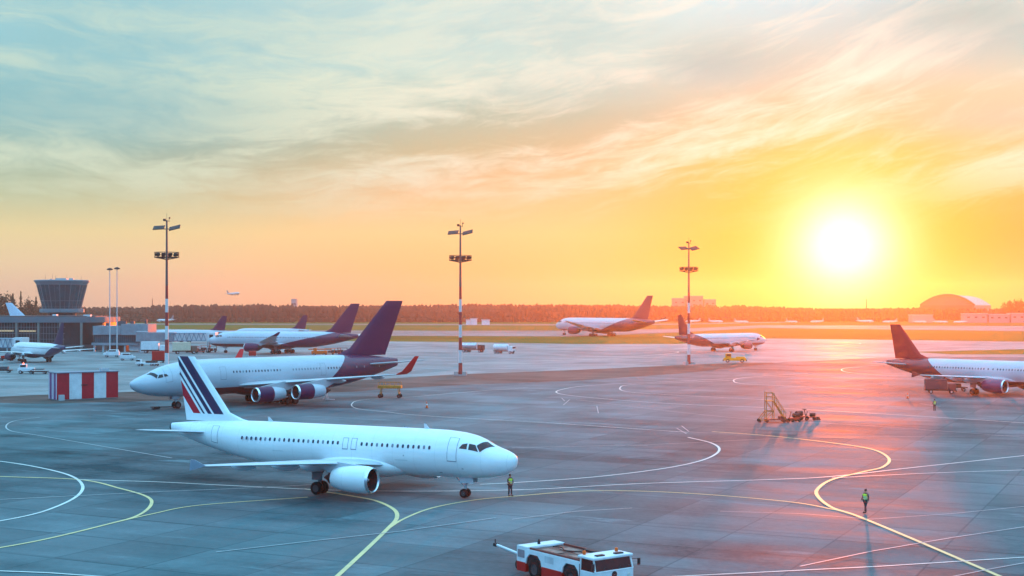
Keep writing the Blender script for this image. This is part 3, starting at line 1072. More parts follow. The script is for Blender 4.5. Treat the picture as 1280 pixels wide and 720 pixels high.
def main_aircraft():
    # 1. the white jet with the striped fin
    sf = (A320['xm'] - 35.98)
    bands = [(1.10, 2.05, (.50, .004, .02)), (2.36, 2.60, NAVY), (2.98, 3.48, NAVY), (3.75, 4.85, NAVY)]
    fin = livery('striped_fin', WHT, stripes=((sf, 6.35, .81), bands))
    body = livery('white_jet_paint', WHT, lines=.32)
    lip = M_ALU
    m = dict(body=body, wing=M_WINGW, fin=fin, stab=M_WINGW, eng=body, lip=lip, tipm=M_TIPG)
    w = [(7.6, 14, .533, 4.42, .115, .17), (15.35, 1, 1, 4.42, .115, .17), (16.25, 1, 1, 4.42, .115, .17), (17.05, 21, .533, 4.42, .115, .17)]
    d = [(5.0, .82, 3.35, 5.25, -1), (31.0, .76, 3.75, 5.3, -1), (15.1, .5, 3.95, 4.85, -1), (16.0, .5, 3.95, 4.85, -1)]
    h = .457
    x0, y0 = .47, 116.5
    b = Vector((-math.cos(h), math.sin(h), 0))
    loc = Vector((x0, y0, 0.045)) + b * A320['xm']
    p = Plane('passenger_jet', 'white twin-engine jet with navy and red stripes across its tail fin, nearest to the camera', A320, loc, -h, 1.0,
              'airliners on the apron', m, (-1,), True, w, d)
    r = p.root
    MB().prism([(0, -.02), (.5, -.02), (.5, .02), (0, .02)], 0, .001)
    for s in (8.6, 25.5):
        t, bb, ww = p.sec(s)
        x = A320['xm'] - s
        mb = MB()
        vs = [Vector((x, q, t - .03)) for q in (-.03, .03)] + [Vector((x - .55, q, t - .03)) for q in (-.03, .03)] + [Vector((x - .45, q, t + .42)) for q in (-.02, .02)] + [Vector((x - .62, q, t + .42)) for q in (-.02, .02)]
        mb.add(vs, [[0, 1, 5, 4], [2, 3, 7, 6], [0, 2, 6, 4], [1, 3, 7, 5], [4, 5, 7, 6]])
        mb.build('antenna', M_LGREY, r)
    # small service hatches and markings on the skin of the near side
    for s, z, wdt, hgt in ((9.8, 3.2, 1.3, .03), (10.1, 3.62, .12, .12), (6.6, 2.25, .3, .08), (23.0, 3.4, 1.2, .03), (4.4, 2.7, .18, .1)):
        q0, q1 = p.phi(s, z + hgt / 2), p.phi(s, z - hgt / 2)
        MB().add(*p.patch([(s, q0), (s + wdt, q0), (s + wdt, q1), (s, q1)], -1, .013, 3, 2)).build('service_hatch', M_GREYP, r)
    t, bb, ww = p.sec(37.3)
    MB().lathe([(-.28, .26), (-.32, .18), (0, .15)], (A320['xm'] - 37.4, 0, (t + bb) / 2), n=16).build('exhaust_pipe', M_DARK, r, True)

    # 2. the four-engined jet behind it
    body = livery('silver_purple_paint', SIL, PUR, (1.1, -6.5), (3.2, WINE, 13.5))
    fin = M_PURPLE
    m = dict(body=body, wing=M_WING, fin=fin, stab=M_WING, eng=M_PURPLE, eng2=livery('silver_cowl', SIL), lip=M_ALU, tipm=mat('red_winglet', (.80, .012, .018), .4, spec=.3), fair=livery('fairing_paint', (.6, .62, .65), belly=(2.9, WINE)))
    a = .78
    rz = math.pi + a
    w = [(7.6, 2, .9, 5.75, .14, .2), (17.5, 16, .62, 5.75, .14, .2), (29.5, 10, .62, 5.75, .14, .2), (37.0, 7, .62, 5.75, .14, .2), (42.4, 12, .58, 5.75, .14, .2)]
    d = [(5.2, 1.05, 4.5, 6.6, 1), (15.0, 1.05, 4.6, 6.6, 1), (35.4, 1.0, 4.6, 6.6, 1)]
    loc = place(IL96, 1.0, rz, IL96['ns'], 0, 220.5, 511)
    loc.z = .045
    Plane('passenger_jet', 'silver and purple jet with four engines and red upturned wingtips, behind the white jet', IL96, loc, rz, 1.0,
          'airliners on the apron', m, (1,), True, w, d)

    # 3. wide-body at the jet bridge
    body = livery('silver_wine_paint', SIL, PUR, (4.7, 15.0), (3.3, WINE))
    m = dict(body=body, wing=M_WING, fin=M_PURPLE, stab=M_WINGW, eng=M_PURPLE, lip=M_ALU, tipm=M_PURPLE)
    a = R(16.5)
    rz = math.pi - a
    loc = place(A330, 1.0, rz, A330['xm'], 0, 353.5, 442)
    Plane('passenger_jet', 'silver wide-body jet with plum tail, parked with its nose at the jet bridge', A330, loc, rz, 1.0,
          'airliners on the apron', m, (1,), True, [(9, 60, .6, 5.65, .14, .2)], [])

    # 4. wide-body on the taxiway
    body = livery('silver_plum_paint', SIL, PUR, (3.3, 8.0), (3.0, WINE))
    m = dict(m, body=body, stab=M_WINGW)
    a = R(49.5 - 5)
    rz = math.pi - R(54)
    loc = place(B777, 1.18, rz, B777['xm'], 0, 753, 420.3)
    Plane('passenger_jet', 'long silver wide-body jet rolling on the taxiway beside the grass, before the forest', B777, loc, rz, 1.18,
          'airliners on the apron', m, (1,), True, [(10, 70, .72, 6.1, .16, .22)], [])

    # 5. narrow-body turning away on the far apron, right of the third mast
    body = livery('silver_red_paint', SIL, (.09, .008, .03), (2.6, 1.0), (2.6, WINE))
    m = dict(m, body=body, fin=mat('wine_fin', (.15, .008, .03), .45, spec=.3), eng=mat('wine_cowl', (.2, .03, .06), .36))
    r = R(50)
    rz = r - R(9)
    loc = place(A321, 1.13, rz, A321['xm'], 0, 903, 439.5)
    Plane('passenger_jet', 'narrow-body jet with dark red tail turning away beyond the yellow tug', A321, loc, rz, 1.13,
          'airliners on the apron', m, (-1,), True, [(8, 60, .533, 4.42, .115, .17)], [])

    # 6. narrow-body cut by the right edge
    body = livery('silver_crimson_paint', SIL, (.20, .010, .025), (1.35, -3.2), (2.45, WINE))
    m = dict(m, body=body, fin=mat('crimson_fin', (.36, .008, .022), .45, spec=.3), eng=mat('violet_cowl', (.07, .02, .09), .34), tipm=mat('crimson_tip', (.2, .02, .03), .4))
    rz = -.86
    loc = place(A320, 1.1, rz, A320['xm'], -3.8, 1218, 494)
    Plane('passenger_jet', 'silver jet with red tail and violet engine, cut off by the right edge', A320, loc, rz, 1.1,
          'airliners on the apron', m, (-1,), True, w_a320(), [])

    # 7, 8. two jets of which only the fins rise behind the wide-body
    m = dict(body=livery('grey_white_paint', SIL), wing=M_WING, fin=M_PURPLE, stab=M_WING, eng=M_PURPLE, lip=M_ALU, tipm=M_PURPLE)
    for px, lab, yy in ((278, 'jet with purple fin, mostly hidden by the jet bridge and the nose of the wide-body', 600),
                        (379, 'jet with purple fin, mostly hidden behind the middle of the plum-tailed wide-body', 640)):
        rz = math.pi - R(12)
        g = at(px, yy)
        x = A320['xm'] - 35.3
        loc = Vector((g.x - x * math.cos(rz), g.y - x * math.sin(rz), .03))
        Plane('passenger_jet', lab, A320, loc, rz, 1.03, 'airliners on the apron', m, (1,), False)

    # 9. dark-blue tailed jet at the terminal
    body = livery('white_blue_paint', (.72, .74, .76), (.015, .03, .09), (2.2, -3.5), (2.6, (.02, .03, .08)))
    m = dict(body=body, wing=M_WINGW, fin=M_BLUE, stab=M_WINGW, eng=M_BLUE, lip=M_ALU, tipm=M_BLUE)
    rz = math.pi - R(48)
    g = at(77, 388)
    x = A320['xm'] - 35.3
    loc = Vector((g.x - x * math.cos(rz), g.y - x * math.sin(rz), .03))
    Plane('passenger_jet', 'white jet with dark blue tail parked nose-in at the terminal', A320, loc, rz, 1.0, 'airliners on the apron', m, (1,), True, [(8, 44, .533, 4.42, .115, .17)], [])

    # 10. pale tail beyond the terminal roof
    m = dict(body=livery('pale_blue_paint', (.6, .7, .78)), wing=M_WINGW, fin=mat('pale_blue_fin', (.45, .62, .75), .4), stab=M_WINGW, eng=M_WINGW, lip=M_ALU, tipm=M_WINGW)
    rz = R(15)
    g = at(14, 900)
    x = B777['xm'] - 66
    loc = Vector((g.x - x * math.cos(rz), g.y - x * math.sin(rz), .03))
    Plane('passenger_jet', 'pale blue tail of a jet standing behind the terminal roof', B777, loc, rz, 1.0, 'airliners on the apron', m, (-1,), False)

    # 11. jet on final approach and one on the far runway
    m = dict(body=livery('small_white_paint', (.6, .62, .64)), wing=M_WING, fin=mat('slate_fin', (.2, .24, .28), .4), stab=M_WING, eng=M_GREYP, lip=M_ALU, tipm=M_WING)
    g = at(292, 2000, zat(369.5, 2000))
    Plane('flying_jet', 'small jet in the air above the forest, landing gear down', A320, g, R(-38), .78, None, m, (-1,), False, pitch=R(4))
    g = at(206, 1330, .05)
    Plane('passenger_jet', 'small white jet rolling on the far runway behind the first light mast', A320, g, R(150), .62, 'airliners on the apron', m, (1,), False)
    g = at(898, 1330, .05)
    root = None
    spots = [(927, 1290, 20), (990, 1280, 35), (1021, 1300, 200), (1082, 1300, 15), (1112, 1290, 190), (1150, 1275, 20), (1176, 1270, 10), (1200, 1262, 200), (866, 1330, 190), (895, 1310, 15)]
    labs = ['small white jet parked before the forest, below the left rim of the sun glow', 'small jet parked under the sun glow, nearest to the left of its centre', 'small jet parked before the trees just left of the sun',
            'small jet parked before the trees just right of the sun', 'small jet parked between the sun and the arched hangar', 'small white jet parked at the left foot of the arched hangar',
            'small white jet parked in front of the arched hangar doors', 'small white jet parked at the right end of the hangar front', 'small white jet behind the third light mast, before the long pale building',
            'small white jet parked below the right end of the long pale building']
    for (px, yy, dg), lab in zip(spots, labs):
        g = at(px, yy, .05)
        if root is None:
            root = Plane('parked_jet', lab, A320, g, R(dg), .42, 'small jets parked along the forest edge', m, (-1,), False, ndiv=20).root
        else:
            copy_tree(root, g, R(dg), lab, .42 if px != 1082 else .5)


def w_a320():
    return [(7.6, 14, .533, 4.42, .115, .17), (15.35, 1, 1, 4.42, .115, .17), (16.25, 1, 1, 4.42, .115, .17), (17.05, 21, .533, 4.42, .115, .17)]


# ------------------------------------------------------------------ air
def haze_box():
    mb = MB().box((0, 1500, 33.5), (4900, 3300, 69))
    m = bpy.data.materials.new('hazy_air')
    m.use_nodes = True
    nt = m.node_tree
    nt.nodes.clear()
    out = nt.nodes.new('ShaderNodeOutputMaterial')
    v = nt.nodes.new('ShaderNodeVolumePrincipled')
    v.inputs['Color'].default_value = (.95, .86, .80, 1)
    v.inputs['Density'].default_value = HAZE_DENSITY
    v.inputs['Anisotropy'].default_value = HAZE_G
    nt.links.new(v.outputs[0], out.inputs['Volume'])
    tag(mb.build('haze', m), kind='stuff')


HAZE_DENSITY, HAZE_G = 0.00018, 0.80
haze_box()


# ------------------------------------------------------------------ forest and trees
def foliage_mat(name, a, b, c):
    m = bpy.data.materials.new(name)
    m.use_nodes = True
    t = NT(m.node_tree)
    bs = m.node_tree.nodes['Principled BSDF']
    o = t.n('ShaderNodeTexCoord').outputs['Object']
    k = t.math('ADD', t.math('MULTIPLY', t.noise(o, .02, 3), .5), t.math('MULTIPLY', t.noise(o, .25, 5, .7), .5))
    t.put(bs.inputs['Base Color'], t.ramp(t.mapr(k, .35, .65), [(0, a), (.5, b), (1, c)]))
    bs.inputs['Roughness'].default_value = .9
    bs.inputs['Specular IOR Level'].default_value = .1
    return m


M_FOREST = foliage_mat('forest_foliage', (.016, .017, .012), (.032, .028, .02), (.055, .042, .028))
M_LEAF = foliage_mat('tree_foliage', (.010, .018, .010), (.02, .032, .015), (.035, .05, .022))
M_BARK = mat('bark', (.07, .05, .035), .9)


def crown_blob(mb, c, rx, rz, rnd, n=6, m=5, pointy=0.0):
    """one lumpy crown"""
    vs, fs = [], []
    for j in range(m + 1):
        v = j / m
        ph = math.pi * v
        rr = math.sin(ph) * (1 - pointy * (1 - v) * .8) * rx + .02
        for i in range(n):
            an = 2 * math.pi * (i + .5 * (j % 2)) / n
            k = rnd.uniform(.72, 1.22)
            vs.append((c[0] + rr * k * math.cos(an), c[1] + rr * k * math.sin(an), c[2] + rz * math.cos(ph) * rnd.uniform(.9, 1.1)))
    for j in range(m):
        for i in range(n):
            fs.append((j * n + i, j * n + (i + 1) % n, (j + 1) * n + (i + 1) % n, (j + 1) * n + i))
    mb.add(vs, fs)


def forest():
    rnd = random.Random(11)
    mb = MB()
    for row in range(7):
        x = -1150.0
        while x < 1150:
            yy = 1395 + row * 26 + rnd.uniform(-9, 9) + 40 * math.sin(x * .004)
            px = 640 + F * x / yy
            if -260 < px < 1540:
                # height of the skyline across the picture
                hh = 16.2 + 2.2 * mnoise.noise((x * .006, row * .3, 0)) + 1.2 * mnoise.noise((x * .03, row, 3))
                hh *= 1.0 - .18 * max(0, min(1, (px - 900) / 120)) - (.1 if px < 190 else 0)
                if row == 0 and 905 < px < 985:
                    hh *= 1.05
                if 1165 < px < 1262 and row < 4:
                    x += 12
                    continue
                hh *= rnd.uniform(.95, 1.05) * (.9 + .03 * row)
                con = rnd.random() < .3
                r = (2.2 if con else 3.3) * rnd.uniform(.8, 1.25)
                if con:
                    crown_blob(mb, (x, yy, hh * .56), r * 1.15, hh * .46, rnd, 6, 5, 1.0)
                else:
                    crown_blob(mb, (x, yy, hh * .62), r, hh * .38, rnd, 7, 5)
                    crown_blob(mb, (x + rnd.uniform(-2, 2), yy - 1.5, hh * .4), r * 1.0, hh * .32, rnd, 6, 4)
                if row < 2:
                    crown_blob(mb, (x + rnd.uniform(-3, 3), yy - 5, 2.2), 3.4, 3.0, rnd, 6, 3)
            x += rnd.uniform(3.0, 5.2)
    tag(mb.build('forest', M_FOREST), kind='stuff')


forest()


def tree(name, label, loc, h, r, conifer=False, seed=1, group=None):
    rnd = random.Random(seed)
    root = thing(name, label, 'tree', loc, 0, group)
    tr = MB()
    tr.tube((0, 0, -.1), (0, 0, h * .55), h * .018, h * .011, 8).tube((0, 0, h * .55), (rnd.uniform(-.2, .2), 0, h * .93), h * .011, h * .003, 7)
    br = []
    for i in range(11):
        z = h * (.28 + .62 * i / 11)
        an = i * 2.4 + rnd.uniform(-.4, .4)
        ln = r * (1.05 - z / h * (.9 if conifer else .45)) * rnd.uniform(.7, 1.05)
        e = Vector((math.cos(an) * ln, math.sin(an) * ln, z + ln * (.05 if conifer else .45)))
        tr.tube((0, 0, z), e, h * .006, h * .002, 5)
        br.append(e)
    tr.build('trunk', M_BARK, root)
    cr = MB()
    for i in range(900):
        if conifer:
            u = rnd.random() ** .8
            z = h * (.16 + .84 * u)
            rad = r * (1 - u) ** .85 * (.75 + .35 * math.sin(u * 34)) * math.sqrt(rnd.random()) + .1
            an = rnd.uniform(0, 6.283)
            p = Vector((rad * math.cos(an), rad * math.sin(an), z))
        else:
            b = br[rnd.randrange(len(br))]
            p = Vector((b.x, b.y, b.z)) * rnd.uniform(.82, 1.04) + Vector((rnd.gauss(0, r * .2), rnd.gauss(0, r * .2), rnd.gauss(0, h * .055)))
        sz = r * rnd.uniform(.06, .15)
        q = Vector((rnd.uniform(-1, 1), rnd.uniform(-1, 1), rnd.uniform(-1, 1))).normalized()
        a = q.orthogonal().normalized() * sz
        b2 = q.cross(a).normalized() * sz * rnd.uniform(.5, 1)
        cr.add([p + a, p + b2, p - a, p - b2], [[0, 1, 2, 3]])
    cr.build('crown', M_LEAF, root)
    return root


TR = [(-8, 364, 1.0, 0, 'bushy tree rising behind the terminal, cut by the left edge'), (7, 366, .9, 0, 'dense dark tree above the pale jet tail behind the terminal'),
      (16, 367, .8, 1, 'narrow conifer touching the dense tree behind the terminal'), (26, 364, .55, 1, 'slim conifer standing alone between the dense trees and the control tower'),
      (37, 373, .9, 0, 'low airy tree just left of the control tower'), (45, 371, .7, 1, 'thin conifer tip close beside the control tower'),
      (53, 380, .7, 0, 'low bush-like tree at the foot of the control tower')]
for i, (px, ytop, w, con, lab) in enumerate(TR):
    yy = 985 + 9 * i
    hh = zat(ytop, yy)
    tree('conifer_tree' if con else 'leafy_tree', lab, at(px, yy, 0), hh, hh * (.20 if con else .30) * w, bool(con), 40 + i, 'trees behind the terminal')
TR2 = [(1259, 376, 'dark tree right beside the end of the arched hangar'), (1266, 374, 'rounded dark tree second from the hangar end'), (1273, 376, 'dark tree between the rounded tree and the edge tree'), (1281, 372, 'tallest dark tree, cut by the right edge beyond the hangar')]
for i, (px, ytop, lab) in enumerate(TR2):
    yy = 1360 + 6 * i
    hh = zat(ytop, yy)
    tree('leafy_tree', lab, at(px, yy, 0), hh, hh * .26, False, 60 + i, 'trees beside the hangar')


# ------------------------------------------------------------------ light masts
def band_mat(name, step, z_top):
    m = bpy.data.materials.new(name)
    m.use_nodes = True
    t = NT(m.node_tree)
    b = m.node_tree.nodes['Principled BSDF']
    o = t.n('ShaderNodeTexCoord').outputs['Object']
    x, y, z = t.sep(o)
    f = t.math('LESS_THAN', t.math('FRACT', t.math('DIVIDE', z, 2 * step)), .5)
    c = t.mix(f, (.62, .6, .6), (.33, .03, .03))
    c = t.mix(t.math('GREATER_THAN', z, z_top), c, (.11, .09, .09))
    n = t.noise(o, 3.0, 5)
    k = t.mapr(n, .3, .7, .8, 1.08)
    t.put(b.inputs['Base Color'], t.vmath('MULTIPLY', c, t.comb(k, k, k)))
    b.inputs['Roughness'].default_value = .5
    return m


M_BAND = band_mat('red_white_bands', 3.05, 21.3)
M_LAMP = mat('floodlight_glass', (.35, .36, .36), .2)


def light_mast(label, loc, rz=0.0, k=1.0):
    root = thing('light_mast', label, 'light mast', loc, rz, 'tall light masts on the apron', k)
    MB().tube((0, 0, 0), (0, 0, 36.0), .48, .19, 16).build('pole', M_BAND, root, True, 50)
    b = MB()
    b.box((-1.0, 0, .5), (1.0, 1.5, 1.0), bev=.05).box((1.0, 0, .5), (1.0, 1.5, 1.0), bev=.05)
    b.box((0, 0, .15), (1.2, 2.2, .3))
    b.build('base_block', M_CONC, root)
    # ring platform with floodlights below, two tilted panels on top
    pl = MB()
    pl.lathe([(27.55, 2.45), (27.55, 2.75), (27.72, 2.75), (27.72, 2.45)], (0, 0, 0), 'Z', 24, True)
    for i in range(6):
        an = math.pi / 3 * i
        pl.tube((0, 0, 27.1), (2.6 * math.cos(an), 2.6 * math.sin(an), 27.6), .09, n=6)
    for i in range(12):
        an = math.pi / 6 * i
        p = Vector((2.7 * math.cos(an), 2.7 * math.sin(an), 27.7))
        pl.tube(p, p + Vector((0, 0, 1.05)), .045, n=5)
    pl.lathe([(28.7, 2.66), (28.7, 2.74), (28.8, 2.74), (28.8, 2.66)], (0, 0, 0), 'Z', 24, True)
    pl.lathe([(28.2, 2.67), (28.2, 2.73), (28.26, 2.73), (28.26, 2.67)], (0, 0, 0), 'Z', 24, True)
    pl.build('platform', M_DARK, root)
    for i in range(10):
        an = math.pi / 5 * i + .2
        c = Vector((2.35 * math.cos(an), 2.35 * math.sin(an), 28.25))
        f = MB().box((0, 0, 0), (.5, .75, .6), M=Matrix.Translation(c) @ Matrix.Rotation(an, 4, 'Z') @ Matrix.Rotation(R(25), 4, 'Y')).build('floodlight', M_DARK, root)
    for sd in (-1, 1):
        M = Matrix.Translation((sd * 1.75, 0, 34.3)) @ Matrix.Rotation(R(-14 if sd > 0 else -4), 4, 'Y') @ Matrix.Rotation(R(24), 4, 'X')
        MB().box((0, 0, 0), (2.5, 2.2, .18), bev=.03, M=M).build('lamp_panel', M_DARK, root)
    MB().tube((-1.9, 0, 34.0), (1.9, 0, 34.0), .1, n=8).build('crossarm', M_DARK, root)
    t = MB().box((-.5, 0, 36.05), (.6, .5, .5), bev=.05).tube((.5, 0, 35.6), (.5, 0, 36.5), .06, n=6).box((.62, 0, 36.5), (.3, .3, .34)).tube((0, 0, 36), (0, 0, 37.6), .03, n=5).tube((-.5, 0, 35.8), (.5, 0, 35.8), .05, n=5)
    t.build('obstruction_light', M_DARK, root)


light_mast('red and white banded light mast rising behind the nose of the four-engined jet', at(208.5, 306, .03), R(4))
light_mast('red and white banded light mast standing on the brown strip, right of the red winglet', at(575.5, 326, .03), R(-6))
light_mast('red and white banded light mast beside the turning jet, nearest the sun', G(861, 456.5, .03), R(20), .96)


def thin_lamp(label, px, yy, ytop):
    root = thing('lamp_post', label, 'lamp post', at(px, yy, .012), 0, 'thin lamp posts by the terminal')
    h = zat(ytop, yy)
    MB().tube((0, 0, 0), (0, 0, h), .26, .14, 10).build('pole', M_GREYP, root, True, 50)
    MB().lathe([(h - .25, .15), (h - .1, 1.05), (h + .25, .95), (h + .55, .3), (h + .6, .02)], n=18, axis='Z').build('lamp_head', M_DARK, root, True, 40)


thin_lamp('thin lamp post with mushroom head, left one of the pair by the terminal', 137.3, 470, 337)
thin_lamp('thin lamp post with mushroom head, right one of the pair by the terminal', 146.3, 476, 336)


# ------------------------------------------------------------------ control tower and terminal
M_TGLASS = mat('tower_glass', (.014, .075, .095), .22, var=.4, vscale=.3, spec=.3)
M_TFRAME = mat('tower_frame', (.11, .16, .18), .5)
M_TROOF = mat('tower_roof', (.13, .19, .22), .5)
M_PANEL = mat('cladding', (.21, .25, .28), .6, vscale=.4, spec=.3, var=.25)
M_PANELD = mat('dark_cladding', (.06, .075, .085), .6, vscale=.4, spec=.3)


def ring(r, z, n, cx=0, cy=0, ph=0.0, sy=1.0):
    return [Vector((cx + r * math.cos(2 * math.pi * i / n + ph), cy + sy * r * math.sin(2 * math.pi * i / n + ph), z)) for i in range(n)]


def control_tower():
    yy = 560
    g = at(77.5, yy)
    root = thing('control_tower', 'airport control tower with wide flared glass cab above the terminal roof', 'control tower', g)
    k = yy / F
    z = lambda py: zat(py, yy)
    r = lambda w: w * k / 2
    n = 14
    MB().rings([ring(r(34), 0, n), ring(r(34), z(391), n)]).build('shaft', M_PANELD, root)
    MB().rings([ring(r(48), z(391), n), ring(r(54), z(390.2), n), ring(r(54), z(386.6), n), ring(r(50), z(385.8), n)]).build('walkway', M_TROOF, root)
    MB().rings([ring(r(45), z(385.8), n), ring(r(60), z(356.2), n)]).build('cab_glass', M_TGLASS, root)
    MB().rings([ring(r(60.5), z(356.3), n), ring(r(65), z(352.6), n), ring(r(67), z(352.0), n), ring(r(67), z(350.6), n), ring(r(60), z(350.0), n)]).build('roof', M_TROOF, root)
    fr = MB()
    a, b = ring(r(45.4), z(385.8), n), ring(r(60.4), z(356.3), n)
    for p, q in zip(a, b):
        fr.tube(p, q, .16, n=6)
        m = (p + q) / 2
    for f in (.33,):
        rr = [p.lerp(q, f) for p, q in zip(a, b)]
        for i in range(n):
            fr.tube(rr[i], rr[(i + 1) % n], .1, n=5)
    a2, b2 = a, b
    for i in range(n):
        fr.tube((a[i] + a[(i + 1) % n]) / 2, (b[i] + b[(i + 1) % n]) / 2, .06, n=5)
    fr.build('mullions', M_TFRAME, root)
    t = MB()
    t.box((0, 0, z(349.2)), (4.2, 3, .9)).box((3.6, 1, z(349)), (1.6, 1.6, .8)).box((-4, -1, z(349.4)), (1, 1, .5))
    t.build('roof_unit', M_GREYP, root)
    for px, h in ((-21, 2.4), (-12, 2.8), (-8, 1.8), (6, 2.0), (24, 1.5)):
        MB().tube((px * k, 0, z(350)), (px * k, 0, z(350) + h), .05, .03, 5).build('antenna', M_DARK, root)
    # low ring building at the foot of the shaft
    rl = MB()
    for i in range(28):
        an = 2 * math.pi * i / 28
        p = Vector((r(53) * math.cos(an), r(53) * math.sin(an), z(386.3)))
        rl.tube(p, p + Vector((0, 0, .9)), .04, n=4)
    rl.lathe([(z(386.3) + .85, r(53) - .04), (z(386.3) + .85, r(53) + .04), (z(386.3) + .95, r(53) + .04), (z(386.3) + .95, r(53) - .04)], n=28, axis='Z', closed=True)
    rl.build('railing', M_TFRAME, root)


control_tower()


def terminal():
    yy = 500.0
    k = yy / F
    g = at(40, yy)
    root = thing('terminal_building', 'low terminal with grey roof band, dark glass front and rounded right end', 'building', g)
    z = lambda py: zat(py, yy)
    x = lambda px: (px - 40) * k

    def outline(grow, n=10, x0=-330):
        # long front with a rounded right end
        rr = 11 + grow
        pts = [(x(x0), -grow)]
        cx = x(119) - 11
        for i in range(n + 1):
            an = -math.pi / 2 + math.pi / 2 * i / n
            pts.append((cx + rr * math.cos(an), 11 + rr * math.sin(an)))
        pts += [(cx + rr, 28 + grow), (x(x0), 28 + grow)]
        return pts
    MB().prism(outline(0), 0, z(403.3)).build('glass_front', mat('terminal_glass', (.018, .026, .03), .2, var=.5, vscale=.15, spec=.35), root)
    MB().prism(outline(.9), z(403.3), z(396.6)).build('roof', mat('roof_band', (.09, .13, .155), .6, vscale=.3), root)
    MB().prism(outline(-3), z(396.6), z(395.2)).build('roof_deck', M_PANELD, root)
    MB().prism(outline(.12), 0, z(431)).build('base_wall', M_PANELD, root)
    col = mat('pillar_grey', (.16, .17, .16), .7)
    for px in (-60, -33, -6, 21, 48.5, 75.5, 102):
        MB().box((x(px), -.35, z(403.3) / 2), (.8, .5, z(403.3))).build('pillar', col, root)
    fr = MB()
    for i in range(120):
        px = -320 + i * 3.5
        if px < 82:
            fr.box((x(px), -.04, (z(403.4) + z(431)) / 2), (.09, .1, z(403.4) - z(431)))
    for py in (409, 417, 424):
        fr.box((x(-110), -.05, z(py)), (x(82) - x(-300), .1, .14))
    fr.build('mullions', M_TFRAME, root)
    lit = mat('lit_window', (.3, .25, .15), .4, emit=(1.0, .72, .35), estr=.35)
    for a, b, py in ((-20, 17, 413.5), (24, 45, 413.8), (-50, -24, 413.6)):
        MB().box((x((a + b) / 2), -.03, z(py)), ((b - a) * k, .05, .55)).build('lit_window', lit, root)
    MB().box((x(60), 8, z(394.4)), (1.5, 2, .9)).build('roof_unit', M_LGREY, root)
    MB().box((x(102), 7, z(394.6)), (2.6, 2, .7)).build('roof_unit', M_LGREY, root)


terminal()


def pier():
    """the block at the end of the terminal from which the jet bridge leaves"""
    yy = 492.0
    k = yy / F
    g = at(150, yy)
    root = thing('pier_building', 'pale boarding pier with dark glass band on columns, right of the terminal', 'building', g)
    z = lambda py: zat(py, yy)
    x = lambda px: (px - 150) * k
    up = MB().box((x(134), 5, (z(418.5) + z(407.5)) / 2), (x(152) - x(117), 11, z(407.5) - z(418.5)), bev=.06)
    up.box((x(169), 5, (z(418.8) + z(405)) / 2), (x(186) - x(152.5), 12, z(405) - z(418.8)), bev=.06)
    up.build('upper_wall', M_PANEL, root)
    MB().box((x(149), 5.4, (z(418.8) + z(428.5)) / 2), (x(178) - x(116), 10, z(418.8) - z(428.5))).build('glass_band', M_TGLASS, root)
    MB().box((x(145), 5, (z(428.5) + z(431.5)) / 2), (x(174) - x(114), 11.4, z(428.5) - z(431.5))).build('floor_slab', M_PANEL, root)
    MB().box((x(142), 6.5, z(431.5) / 2), (x(152) - x(131), 7, z(431.5))).build('stair_core', mat('brown_cladding', (.16, .10, .085), .7), root)
    MB().box((x(166), 5, z(431.5) / 2 + .3), (x(172) - x(160), 8, z(431.5) - .7)).build('lift_core', M_LGREY, root)
    for px in (118, 129, 156, 174):
        MB().box((x(px), .2, z(431.5) / 2), (.6, .6, z(431.5))).build('column', M_GREYP, root)
    for px, w, h in ((132, 1.2, 1.0), (163, 1.3, 1.0), (150, 3.0, 1.7), (180, .6, 1.6)):
        MB().box((x(px), 3, z(407.3 if px < 153 else 405) + h / 2), (w, 1.6, h)).build('roof_unit', M_PANELD, root)
    fr = MB()
    for i in range(24):
        fr.box((x(117 + i * 2.5), .36, (z(418.8) + z(428.5)) / 2), (.09, .1, z(418.8) - z(428.5)))
    fr.build('mullions', M_TFRAME, root)


pier()


